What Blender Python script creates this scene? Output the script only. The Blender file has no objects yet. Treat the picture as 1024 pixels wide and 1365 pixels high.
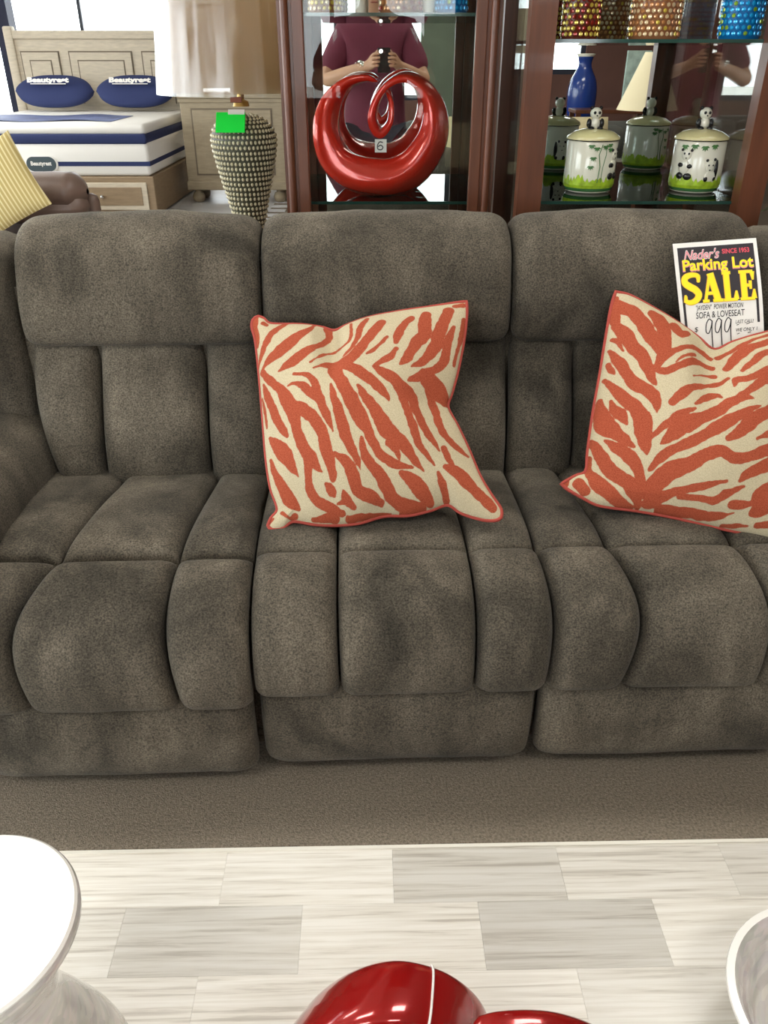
import bpy, bmesh, math, random
import numpy as np
from mathutils import Vector, Matrix, noise as mnoise
R = math.radians
random.seed(4)
C = bpy.context.scene
COL = C.collection

# ---------------------------------------------------------------- camera
cam_d = bpy.data.cameras.new('camera')
cam = bpy.data.objects.new('camera', cam_d); COL.objects.link(cam)
cam.location = (0, 0, 1.36); cam.rotation_euler = (R(90 - 29.7), 0, 0)
cam_d.sensor_fit = 'VERTICAL'; cam_d.sensor_height = 36.0; cam_d.sensor_width = 27.0
cam_d.lens = 36.0 * 1075.0 / 1365.0
cam_d.clip_start = 0.02
C.camera = cam

# ---------------------------------------------------------------- world, light, exposure
world = bpy.data.worlds.new('daylight'); C.world = world; world.use_nodes = True
bg = world.node_tree.nodes['Background']
bg.inputs['Color'].default_value = (0.93, 0.97, 1.0, 1); bg.inputs['Strength'].default_value = 8.2
C.view_settings.view_transform = 'Standard'; C.view_settings.look = 'None'
C.view_settings.gamma = 1.0; C.view_settings.use_curve_mapping = False
C.view_settings.exposure = 0.0
C.cycles.use_denoising = True
C.cycles.max_bounces = 8; C.cycles.diffuse_bounces = 4; C.cycles.glossy_bounces = 6
C.cycles.transparent_max_bounces = 24; C.cycles.sample_clamp_indirect = 6.0
CEIL_W = 21.0      # watts of each fluorescent ceiling panel


def portal(loc, rot, sx, sy):
    l = bpy.data.lights.new('window_portal', 'AREA'); l.shape = 'RECTANGLE'; l.size = sx; l.size_y = sy
    l.cycles.is_portal = True
    o = bpy.data.objects.new('window_portal', l); COL.objects.link(o); o.location = loc; o.rotation_euler = rot


portal((0.0, -4.45, 1.75), (R(90), 0, 0), 8.6, 1.7)           # shop front behind the photographer, light goes to +Y
portal((-5.95, 3.0, 1.65), (0, R(-90), 0), 2.3, 12.8)          # windows in the left wall, light goes to +X
portal((-3.9, 11.45, 1.75), (R(-90), 0, 0), 4.0, 2.4)          # windows behind the bed, light goes to -Y


# ---------------------------------------------------------------- helpers
def lin(r, g, b):
    f = lambda c: (c / 12.92 if c <= .04045 else ((c + .055) / 1.055) ** 2.4)
    return (f(r / 255), f(g / 255), f(b / 255), 1.0)


class MB:
    def __init__(s):
        s.v = []; s.f = []

    def add(s, v, f):
        n = len(s.v); s.v += [tuple(p) for p in v]; s.f += [tuple(i + n for i in q) for q in f]; return s

    def box(s, x0, x1, y0, y1, z0, z1, b=0.0):
        if b <= 0:
            v = [(x, y, z) for z in (z0, z1) for y in (y0, y1) for x in (x0, x1)]
            return s.add(v, [(0, 2, 3, 1), (4, 5, 7, 6), (0, 1, 5, 4), (2, 6, 7, 3), (0, 4, 6, 2), (1, 3, 7, 5)])
        bm = bmesh.new(); bmesh.ops.create_cube(bm, size=1)
        for q in bm.verts:
            q.co = ((x0 + x1) / 2 + q.co.x * (x1 - x0), (y0 + y1) / 2 + q.co.y * (y1 - y0), (z0 + z1) / 2 + q.co.z * (z1 - z0))
        bmesh.ops.bevel(bm, geom=bm.edges[:], offset=b, segments=2, affect='EDGES', profile=.5)
        bm.verts.index_update(); s.add([q.co[:] for q in bm.verts], [[q.index for q in f.verts] for f in bm.faces]); bm.free(); return s

    def lathe(s, prof, n=32, c=(0, 0, 0), caps=True):
        v = []; f = []; m = len(prof)
        for i in range(n):
            a = 2 * math.pi * i / n
            for r, z in prof: v.append((c[0] + r * math.cos(a), c[1] + r * math.sin(a), c[2] + z))
        for i in range(n):
            j = (i + 1) % n
            for k in range(m - 1): f.append((i * m + k, j * m + k, j * m + k + 1, i * m + k + 1))
        if caps:
            f.append([i * m for i in range(n)][::-1]); f.append([i * m + m - 1 for i in range(n)])
        return s.add(v, f)

    def tube(s, pts, rad, n=10, closed=False):
        P = [Vector(p) for p in pts]; m = len(P); rad = rad if hasattr(rad, '__len__') else [rad] * m
        v = []; f = []; up = None
        for i, p in enumerate(P):
            if closed: t = P[(i + 1) % m] - P[i - 1]
            else: t = P[min(i + 1, m - 1)] - P[max(i - 1, 0)]
            t.normalize()
            if up is None: up = t.orthogonal().normalized()
            up = (up - t * up.dot(t)); up = up.normalized() if up.length > 1e-6 else t.orthogonal().normalized()
            w = t.cross(up)
            for k in range(n):
                a = 2 * math.pi * k / n; v.append(p + (up * math.cos(a) + w * math.sin(a)) * rad[i])
        for i in range(m if closed else m - 1):
            j = (i + 1) % m
            for k in range(n): l = (k + 1) % n; f.append((i * n + k, i * n + l, j * n + l, j * n + k))
        if not closed: f.append(list(range(n))[::-1]); f.append([(m - 1) * n + k for k in range(n)])
        return s.add(v, f)

    def ball(s, c, r, n=12, m=8):
        r = r if hasattr(r, '__len__') else (r, r, r)
        v = [(c[0], c[1], c[2] - r[2])]
        for j in range(1, m):
            t = -math.pi / 2 + math.pi * j / m
            for i in range(n):
                a = 2 * math.pi * i / n; v.append((c[0] + r[0] * math.cos(t) * math.cos(a), c[1] + r[1] * math.cos(t) * math.sin(a), c[2] + r[2] * math.sin(t)))
        v.append((c[0], c[1], c[2] + r[2])); f = []
        for i in range(n): f.append((0, 1 + (i + 1) % n, 1 + i))
        for j in range(m - 2):
            for i in range(n):
                a = 1 + j * n + i; b = 1 + j * n + (i + 1) % n; f.append((a, b, b + n, a + n))
        L = len(v) - 1; o = 1 + (m - 2) * n
        for i in range(n): f.append((o + i, o + (i + 1) % n, L))
        return s.add(v, f)

    def grid(s, W):
        n, m = W.shape[:2]
        v = W.reshape(-1, 3).tolist(); f = [(i * m + j, i * m + j + 1, (i + 1) * m + j + 1, (i + 1) * m + j) for i in range(n - 1) for j in range(m - 1)]
        return s.add(v, f)

    def xf(s, M):
        s.v = [tuple(M @ Vector(p)) for p in s.v]; return s


def obj(name, mb, mat, parent=None, smooth=False, angle=None):
    me = bpy.data.meshes.new(name); me.from_pydata(mb.v, [], mb.f); me.update()
    if mat: me.materials.append(mat)
    if smooth:
        me.shade_smooth()
        if angle:
            try: me.set_sharp_from_angle(angle=R(angle))
            except Exception: pass
    o = bpy.data.objects.new(name, me); COL.objects.link(o)
    if parent: o.parent = parent
    return o


def tag(o, label, cat, group=None):
    o['label'] = label; o['category'] = cat
    if group: o['group'] = group
    return o


def thing(name, label, cat, loc=(0, 0, 0), rz=0, group=None):
    o = bpy.data.objects.new(name, None); o.empty_display_size = .1; COL.objects.link(o); o.location = loc; o.rotation_euler = (0, 0, rz)
    return tag(o, label, cat, group)


def struct(name, mb, mat, smooth=False):
    o = obj(name, mb, mat, None, smooth); o['kind'] = 'structure'; return o


def stuff(o):
    o['kind'] = 'stuff'; return o


def mat(name, col, rough=.5, metal=0, spec=.5, coat=0, var=0, vscale=8, vstretch=(1, 1, 1), bump=0, bscale=200, emit=0, sheen=0, trans=0, detail=4):
    m = bpy.data.materials.new(name); m.use_nodes = True; N = m.node_tree.nodes; L = m.node_tree.links
    p = N['Principled BSDF']; p.inputs['Base Color'].default_value = col; p.inputs['Roughness'].default_value = rough
    p.inputs['Metallic'].default_value = metal; p.inputs['Specular IOR Level'].default_value = spec
    p.inputs['Coat Weight'].default_value = coat; p.inputs['Coat Roughness'].default_value = .05
    if sheen: p.inputs['Sheen Weight'].default_value = sheen; p.inputs['Sheen Roughness'].default_value = .4; p.inputs['Sheen Tint'].default_value = (.8, .8, .78, 1)
    if emit: p.inputs['Emission Color'].default_value = col; p.inputs['Emission Strength'].default_value = emit
    if trans: p.inputs['Transmission Weight'].default_value = trans
    tc = N.new('ShaderNodeTexCoord')
    if var:
        mp = N.new('ShaderNodeMapping'); mp.inputs['Scale'].default_value = vstretch; L.new(tc.outputs['Object'], mp.inputs['Vector'])
        nz = N.new('ShaderNodeTexNoise'); nz.inputs['Scale'].default_value = vscale; nz.inputs['Detail'].default_value = detail; L.new(mp.outputs[0], nz.inputs['Vector'])
        cr = N.new('ShaderNodeValToRGB'); e = cr.color_ramp.elements; e[0].position = .3; e[1].position = .7
        e[0].color = tuple(c * (1 - var) for c in col[:3]) + (1,); e[1].color = tuple(min(1, c * (1 + var)) for c in col[:3]) + (1,)
        L.new(nz.outputs['Fac'], cr.inputs['Fac']); L.new(cr.outputs['Color'], p.inputs['Base Color'])
    if bump:
        nb = N.new('ShaderNodeTexNoise'); nb.inputs['Scale'].default_value = bscale; nb.inputs['Detail'].default_value = 2; L.new(tc.outputs['Object'], nb.inputs['Vector'])
        b = N.new('ShaderNodeBump'); b.inputs['Strength'].default_value = bump; b.inputs['Distance'].default_value = .003
        L.new(nb.outputs['Fac'], b.inputs['Height']); L.new(b.outputs['Normal'], p.inputs['Normal'])
    return m


def glass_mat(name, tint, fres=1.0, rough=0.0):
    m = bpy.data.materials.new(name); m.use_nodes = True; N = m.node_tree.nodes; L = m.node_tree.links; N.clear()
    o = N.new('ShaderNodeOutputMaterial'); mx = N.new('ShaderNodeMixShader'); t = N.new('ShaderNodeBsdfTransparent'); g = N.new('ShaderNodeBsdfGlossy')
    t.inputs['Color'].default_value = tint; g.inputs['Roughness'].default_value = rough
    f = N.new('ShaderNodeFresnel'); f.inputs['IOR'].default_value = 1.45
    k = N.new('ShaderNodeMath'); k.operation = 'MULTIPLY'; k.inputs[1].default_value = fres; L.new(f.outputs[0], k.inputs[0])
    L.new(k.outputs[0], mx.inputs[0]); L.new(t.outputs[0], mx.inputs[1]); L.new(g.outputs[0], mx.inputs[2]); L.new(mx.outputs[0], o.inputs['Surface'])
    return m


def catmull(pts, k=10):
    P = np.array(pts, float); Q = np.vstack([2 * P[0] - P[1], P, 2 * P[-1] - P[-2]]); out = []
    for i in range(1, len(Q) - 2):
        a, b, c, d = Q[i - 1], Q[i], Q[i + 1], Q[i + 2]
        for t in np.linspace(0, 1, k, endpoint=False): out.append(.5 * (2 * b + (c - a) * t + (2 * a - 5 * b + 4 * c - d) * t * t + (3 * b - a - 3 * c + d) * t ** 3))
    out.append(Q[-2]); return np.array(out)


def resample(P, t):
    s = np.r_[0, np.cumsum(np.linalg.norm(np.diff(P, axis=0), axis=1))]; L = s[-1]; s = s / L
    return np.stack([np.interp(t, s, P[:, k]) for k in range(P.shape[1])], 1), L


def text_mb(txt, size, bold=0.0, shear=0.0, space=1.0):
    c = bpy.data.curves.new('txt', 'FONT'); c.body = txt; c.size = size; c.offset = bold; c.shear = shear; c.space_character = space; c.resolution_u = 3
    o = bpy.data.objects.new('txt', c); COL.objects.link(o)
    me = o.to_mesh(); mb = MB(); mb.add([v.co[:] for v in me.vertices], [list(p.vertices) for p in me.polygons])
    o.to_mesh_clear(); bpy.data.objects.remove(o); bpy.data.curves.remove(c)
    xs = [v[0] for v in mb.v]; x0, x1 = min(xs), max(xs); ys = [v[1] for v in mb.v]
    mb.w = x1 - x0; mb.v = [(x - x0, y, z) for x, y, z in mb.v]; mb.h = max(ys)
    return mb


def stroke(mb, pts, w, z=0.0):
    """flat pen stroke of width w (number or list) through 2-D points"""
    P = [Vector((p[0], p[1])) for p in pts]; n = len(P); w = w if hasattr(w, '__len__') else [w] * n; v = []
    for i, p in enumerate(P):
        t = (P[min(i + 1, n - 1)] - P[max(i - 1, 0)]); t.normalize(); q = Vector((-t.y, t.x)) * w[i] / 2
        v += [(p.x + q.x, p.y + q.y, z), (p.x - q.x, p.y - q.y, z)]
    return mb.add(v, [(2 * i, 2 * i + 1, 2 * i + 3, 2 * i + 2) for i in range(n - 1)])


# ---------------------------------------------------------------- materials
def fabric_mat():
    m = bpy.data.materials.new('chenille'); m.use_nodes = True; N = m.node_tree.nodes; L = m.node_tree.links; p = N['Principled BSDF']
    tc = N.new('ShaderNodeTexCoord')
    def nz(scale, st=(1, 1, 1), det=3, dist=0):
        mp = N.new('ShaderNodeMapping'); mp.inputs['Scale'].default_value = st; L.new(tc.outputs['Object'], mp.inputs['Vector'])
        n = N.new('ShaderNodeTexNoise'); n.inputs['Scale'].default_value = scale; n.inputs['Detail'].default_value = det; n.inputs['Distortion'].default_value = dist
        L.new(mp.outputs[0], n.inputs['Vector']); return n
    def ramp(src, a, b, ca, cb):
        r = N.new('ShaderNodeValToRGB'); e = r.color_ramp.elements; e[0].position = a; e[1].position = b; e[0].color = ca; e[1].color = cb; L.new(src, r.inputs['Fac']); return r
    def mul(c1, c2):
        x = N.new('ShaderNodeMix'); x.data_type = 'RGBA'; x.blend_type = 'MULTIPLY'; x.inputs['Factor'].default_value = 1; L.new(c1, x.inputs[6]); L.new(c2, x.inputs[7]); return x.outputs[2]
    nap = ramp(nz(5.5, (1, 1, .7), 4, .6).outputs['Fac'], .32, .68, lin(*FAB_A), lin(*FAB_B))
    str_ = ramp(nz(26, (1, 1, .12), 3).outputs['Fac'], .3, .7, (.84, .84, .84, 1), (1.12, 1.12, 1.12, 1))
    fine = nz(300, (1, 1, 1), 3); fr = ramp(fine.outputs['Fac'], .3, .72, (.45, .45, .45, 1), (1.6, 1.57, 1.5, 1))
    L.new(mul(mul(nap.outputs[0], str_.outputs[0]), fr.outputs[0]), p.inputs['Base Color'])
    p.inputs['Roughness'].default_value = .95; p.inputs['Specular IOR Level'].default_value = .15
    p.inputs['Sheen Weight'].default_value = .10; p.inputs['Sheen Roughness'].default_value = .45; p.inputs['Sheen Tint'].default_value = (.85, .84, .8, 1)
    b = N.new('ShaderNodeBump'); b.inputs['Strength'].default_value = .5; b.inputs['Distance'].default_value = .002
    L.new(fine.outputs['Fac'], b.inputs['Height']); L.new(b.outputs['Normal'], p.inputs['Normal'])
    return m


FAB_A, FAB_B = (61, 57, 50), (106, 99, 88)
M_fab = fabric_mat()
M_cherry = mat('cherry_wood', lin(96, 54, 33), .38, coat=.12, var=.22, vscale=14, vstretch=(3, 3, .35))
M_wash_lit = mat('greywashed_oak_lit', lin(208, 196, 174), .55, var=.1, vscale=10, vstretch=(1, 1, 6), bump=.1, bscale=60)  # lit copy of the greywash: window flare on the headboard put into the colour
M_wash_shaded = mat('greywashed_oak_shaded', lin(166, 152, 126), .55, var=.1, vscale=10, vstretch=(1, 1, 6), bump=.1, bscale=60)  # shaded copy of the greywash: the dresser's backlit shade is painted into its colour
M_red2 = mat('deep_red_lacquer', lin(158, 16, 16), .16, metal=.3, coat=.9)
M_wash2 = mat('greywashed_groove', lin(122, 110, 92), .7)
M_base = mat('greywashed_base', lin(150, 128, 100), .55, var=.12, vscale=10, vstretch=(1, 1, 6))
M_navy = mat('navy_cloth', lin(38, 50, 96), .8, bump=.2)
M_white = mat('white_quilt', lin(248, 246, 240), .85, bump=.15, bscale=40)
M_paper = mat('white_paper', lin(245, 242, 236), .6)
M_black = mat('black_print', lin(44, 38, 44), .6)
M_ink = mat('marker_ink', lin(24, 22, 24), .6)
M_yellow = mat('yellow_print', (1.0, .85, .01, 1), .5)
M_gold = mat('amber_print', lin(250, 190, 70), .5)
M_pink = mat('pink_print', lin(238, 150, 160), .5)
M_redp = mat('red_print', lin(225, 80, 96), .5)
M_leather = mat('brown_leather', lin(112, 92, 82), .42, var=.12, vscale=6, bump=.25, bscale=120)
M_red = mat('red_lacquer', lin(226, 46, 24), .2, metal=.2, coat=.8, var=.12, vscale=4)
M_cer = mat('white_ceramic', lin(236, 232, 214), .15, coat=.5)
M_dk = mat('panda_black', lin(30, 28, 28), .25)
M_green = mat('bamboo_green', lin(70, 120, 60), .3)
M_lime = mat('grass_green', lin(160, 190, 40), .35, var=.3, vscale=60)
M_mirror = mat('mirror_silver', (.72, .76, .74, 1), .0, metal=1)
M_glass = glass_mat('clear_glass', (.96, .98, .97, 1), .8)
M_shelf = glass_mat('shelf_glass', (.86, .95, .91, 1), 1.0)
M_edge = mat('glass_edge', lin(40, 72, 64), .1, coat=.5)
M_pane = glass_mat('window_glass', (.97, .98, .98, 1), .8)
M_chrome = mat('chrome', (.8, .8, .8, 1), .12, metal=1)
M_wall = mat('wall_paint', lin(186, 170, 150), .85, var=.04)
M_wall2 = mat('terracotta_wall', lin(120, 84, 74), .85, var=.05)
M_ceil = mat('ceiling_tile', lin(214, 212, 206), .9, bump=.3, bscale=90)
M_alu = mat('window_aluminium', lin(58, 62, 76), .4)
M_skin = mat('skin', lin(196, 144, 116), .5, var=.06, vscale=20)
M_shirt = mat('maroon_cotton', lin(108, 40, 60), .85, var=.1, vscale=9, bump=.2, bscale=150)
M_trouser = mat('dark_trousers', lin(44, 46, 56), .85)
M_hair = mat('dark_hair', lin(40, 32, 28), .6)
M_phone = mat('phone_black', lin(24, 24, 28), .25, coat=.4)
M_carpet = mat('brown_carpet', lin(132, 122, 108), .98, spec=.05, var=.34, vscale=190, bump=1.0, bscale=330, detail=3)


def tile_mat():
    m = bpy.data.materials.new('vein_cut_marble'); m.use_nodes = True; N = m.node_tree.nodes; L = m.node_tree.links; p = N['Principled BSDF']
    tc = N.new('ShaderNodeTexCoord'); oi = N.new('ShaderNodeObjectInfo')
    mp = N.new('ShaderNodeMapping'); mp.inputs['Scale'].default_value = (1.3, 38, 1); L.new(tc.outputs['Object'], mp.inputs['Vector'])
    ad = N.new('ShaderNodeVectorMath'); ad.operation = 'ADD'; L.new(mp.outputs[0], ad.inputs[0])
    sc = N.new('ShaderNodeMath'); sc.operation = 'MULTIPLY'; sc.inputs[1].default_value = 37; L.new(oi.outputs['Random'], sc.inputs[0]); L.new(sc.outputs[0], ad.inputs[1])
    n = N.new('ShaderNodeTexNoise'); n.inputs['Scale'].default_value = 2.6; n.inputs['Detail'].default_value = 6; n.inputs['Roughness'].default_value = .62; n.inputs['Distortion'].default_value = .35
    L.new(ad.outputs[0], n.inputs['Vector'])
    r = N.new('ShaderNodeValToRGB'); e = r.color_ramp.elements; e[0].position = .33; e[0].color = (.63, .60, .56, 1); e[1].position = .62; e[1].color = (1, 1, 1, 1)
    k = r.color_ramp.elements.new(.46); k.color = (.88, .865, .835, 1); L.new(n.outputs['Fac'], r.inputs['Fac'])
    x = N.new('ShaderNodeMix'); x.data_type = 'RGBA'; x.blend_type = 'MULTIPLY'; x.inputs['Factor'].default_value = 1
    L.new(r.outputs[0], x.inputs[6]); L.new(oi.outputs['Color'], x.inputs[7]); L.new(x.outputs[2], p.inputs['Base Color'])
    p.inputs['Roughness'].default_value = .28; p.inputs['Specular IOR Level'].default_value = .4
    return m


M_tile = tile_mat()

# ---------------------------------------------------------------- the room
XL, XR, YF, YB, ZC = -6.0, 5.0, -4.5, 11.5, 3.1
floor = struct('floor', MB().box(XL, XR, YF, YB, -.12, -.012), mat('concrete', lin(120, 116, 110), .9))
EDGE = R(1.2)


def edge_y(x): return 1.052 + math.tan(EDGE) * x


cm = MB(); cm.add([(XL, edge_y(XL), 0), (XR, edge_y(XR), 0), (XR, YB, 0), (XL, YB, 0), (XL, edge_y(XL), -.012), (XR, edge_y(XR), -.012), (XR, YB, -.012), (XL, YB, -.012)],
                  [(0, 1, 2, 3), (4, 7, 6, 5), (0, 4, 5, 1), (1, 5, 6, 2), (2, 6, 7, 3), (3, 7, 4, 0)])
carpet = obj('carpet', cm, M_carpet, floor)
# vein-cut marble aisle, laid in running bond: every tile near the picture its own piece, the rest one mesh
TW, TD = .322, .128
tilemb = MB().box(-TW / 2 + .00012, TW / 2 - .00012, -TD / 2 + .00012, TD / 2 - .00012, -.012, -.0005, .0003)
tile_me = None
far = MB()
rows = [(.016, .120)] + [(-.152, TD), (-.32, TD), (.12, TD), (-.05, TD), (.2, TD), (-.12, TD)]
shade = {(0, 0): .80, (0, 1): .93, (0, -2): 1.04, (0, -1): 1.0, (0, 2): .86, (1, 1): .72, (1, 0): .96, (1, -1): .82, (1, 2): .98, (2, -1): 1.0, (2, 0): 1.0, (2, 1): .97, (2, -2): .9, (1, -2): .92}
y = 0.0
for ri, (x0, d) in enumerate(rows):
    for k in range(-5, 6):
        s = shade.get((ri, k), random.uniform(.84, 1.0))
        cx = x0 + TW * (k + .5); cy = -(y + d / 2)
        if tile_me is None:
            t = obj('tile', tilemb, M_tile, floor); tile_me = t.data
        else:
            t = bpy.data.objects.new('tile', tile_me); COL.objects.link(t); t.parent = floor
        c, sn = math.cos(EDGE), math.sin(EDGE)
        t.location = (cx * c - cy * sn, 1.052 + cx * sn + cy * c, 0); t.rotation_euler = (0, 0, EDGE); t.scale = (1, d / TD, 1)
        t.color = (.85 * s, .822 * s, .76 * s, 1)
    y += d
for r in range(40):
    for k in range(-18, 16):
        cx = random.Random(r).random() * TW + TW * k; far.box(cx + .0005, cx + TW - .0005, edge_y(0) - y - TD * (r + 1) + .0005, edge_y(0) - y - TD * r - .0005, -.012, -.0005)
fo = obj('tile_field', far, M_tile, floor); fo.color = (.8, .78, .73, 1); stuff(fo)
f2_ = MB()
for i in range(38):
    for j in range(4): f2_.box(-2.42 + .322 * j + .161 * (i % 2), -2.42 + .322 * (j + 1) + .161 * (i % 2) - .0003, 6.4 + .128 * i, 6.4 + .128 * (i + 1) - .0003, .0, .006)
f2_o = obj('tile_field', f2_, M_tile, floor); f2_o.color = (.74, .76, .80, 1); stuff(f2_o)  # bluish tint paints sky glare into the tiles beside the bed
trim = struct('trim_1', MB().add([(XL, edge_y(XL) - .004, .003), (XR, edge_y(XR) - .004, .003), (XR, edge_y(XR) + .003, .003), (XL, edge_y(XL) + .003, .003), (XL, edge_y(XL) - .004, -.01), (XR, edge_y(XR) - .004, -.01), (XR, edge_y(XR) + .003, -.01), (XL, edge_y(XL) + .003, -.01)],
              [(0, 1, 2, 3), (0, 4, 5, 1), (2, 6, 7, 3), (1, 5, 6, 2), (3, 7, 4, 0), (4, 7, 6, 5)]), mat('edge_strip', lin(236, 232, 220), .35))
struct('ceiling', MB().box(XL, XR, YF, YB, ZC, ZC + .1), M_ceil)


def wall(name, axis, pos, a0, a1, opens, m, t=.15):
    """wall slab along one axis with rectangular window openings (lo, hi, z0, z1)"""
    mb = MB()
    def b(u0, u1, z0, z1):
        if u1 - u0 < 1e-4: return
        if axis == 'x': mb.box(u0, u1, min(pos, pos + t), max(pos, pos + t), z0, z1)
        else: mb.box(min(pos, pos + t), max(pos, pos + t), u0, u1, z0, z1)
    u = a0
    for lo, hi, z0, z1 in opens:
        b(u, lo, 0, ZC); b(lo, hi, 0, z0); b(lo, hi, z1, ZC); u = hi
    b(u, a1, 0, ZC)
    return struct(name, mb, m)


wn = [0]
def window(axis, pos, lo, hi, z0, z1, nm, t=.06):
    wn[0] += 1; w = MB(); f = .05
    def b(mb, u0, u1, a, c, th=t):
        if axis == 'x': mb.box(u0, u1, pos - th / 2, pos + th / 2, a, c)
        else: mb.box(pos - th / 2, pos + th / 2, u0, u1, a, c)
    b(w, lo, hi, z0, z0 + f); b(w, lo, hi, z1 - f, z1); b(w, lo, lo + f, z0 + f, z1 - f); b(w, hi - f, hi, z0 + f, z1 - f)
    root = struct('window_%d' % wn[0], w, M_alu)
    step = (hi - lo) / nm
    if axis == 'x' and pos > 5: step = 2.19
    for i in range(1, nm):
        mb = MB(); b(mb, lo + i * step - .02, lo + i * step + .02, z0 + f, z1 - f); obj('mullion', mb, M_alu, root)
    for i in range(nm):
        p = MB(); b(p, lo + i * step + .025, (lo + (i + 1) * step if i < nm - 1 else hi) - .025, z0 + f, z1 - f, .008); obj('pane', p, M_pane, root)


wall('wall_back', 'x', YB, XL, XR, [(-5.9, -1.9, .55, 2.95)], M_wall)
window('x', YB + .07, -5.9, -1.9, .55, 2.95, 2)
wall('wall_left', 'y', XL - .15, YF, YB, [(-3.4, 9.4, .5, 2.8)], M_wall)
window('y', XL - .08, -3.4, 9.4, .5, 2.8, 6)
wall('wall_front', 'x', YF - .15, XL, XR, [(-4.3, .75, .9, 2.6), (1.35, 2.15, 1.15, 1.9)], M_wall2)
window('x', YF - .08, -4.3, .75, .9, 2.6, 4)
window('x', YF - .08, 1.35, 2.15, 1.15, 1.9, 1)
wall('wall_right', 'y', XR, YF, YB, [], M_wall2)
struct('ground', MB().box(-40, 40, -40, 40, -.3, -.13), mat('pale_pavement', lin(196, 192, 184), .9))
for nm, a, b2 in (('baseboard_right', (XR - .02, XR), (YF, YB)), ('baseboard_left', (XL, XL + .02), (YF, YB))):
    struct(nm, MB().box(a[0], a[1], b2[0], b2[1], .001, .1), M_wash_lit)
pillar = struct('trim_2', MB().box(-4.5, -4.34, 10.9, 11.1, .001, ZC - .001), mat('navy_column', lin(40, 46, 74), .6))

# fluorescent panels in the ceiling
M_diff = mat('light_diffuser', (1, .98, .94, 1), .6, emit=6)
for i, (lx, ly) in enumerate([(-1.5, -.8), (1.3, -.8), (-1.5, 2.0), (1.3, 2.0), (-3.6, 4.6), (.6, 4.6), (-3.6, 7.6)]):
    t = thing('ceiling_light', 'white fluorescent ceiling panel above ' + ('the left of the marble aisle', 'the right of the marble aisle', 'the left end of the sofa', 'the wide curio cabinet', 'the brown leather loveseat', 'the floor behind the curio cabinets', 'the bed with navy pillows')[i], 'ceiling light', (lx, ly, ZC - .06), 0, 'ceiling panels')
    mb = MB().box(-.62, .62, -.32, -.29, 0, .06).box(-.62, .62, .29, .32, 0, .06).box(-.62, -.59, -.29, .29, 0, .06).box(.59, .62, -.29, .29, 0, .06)
    obj('light_frame', mb, M_wash_lit, t); obj('diffuser', MB().box(-.59, .59, -.29, .29, .02, .04), M_diff, t)
    l = bpy.data.lights.new('panel_glow', 'AREA'); l.shape = 'RECTANGLE'; l.size = 1.16; l.size_y = .56; l.energy = CEIL_W; l.color = (1, .97, .9)
    lo = bpy.data.objects.new('panel_glow', l); COL.objects.link(lo); lo.parent = t; lo.location = (0, 0, .012)

# ---------------------------------------------------------------- the reclining sofa
sofa = thing('reclining_sofa', 'long charcoal brown plush reclining sofa with channel-tufted seats and rolled head cushions on brown carpet', 'sofa', (.03, 1.2, 0), R(2.0))


def fcurve(q): q = np.clip(q, 0, 1); return np.sqrt(np.clip(1 - (1 - q) ** 2, 0, 1))


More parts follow.
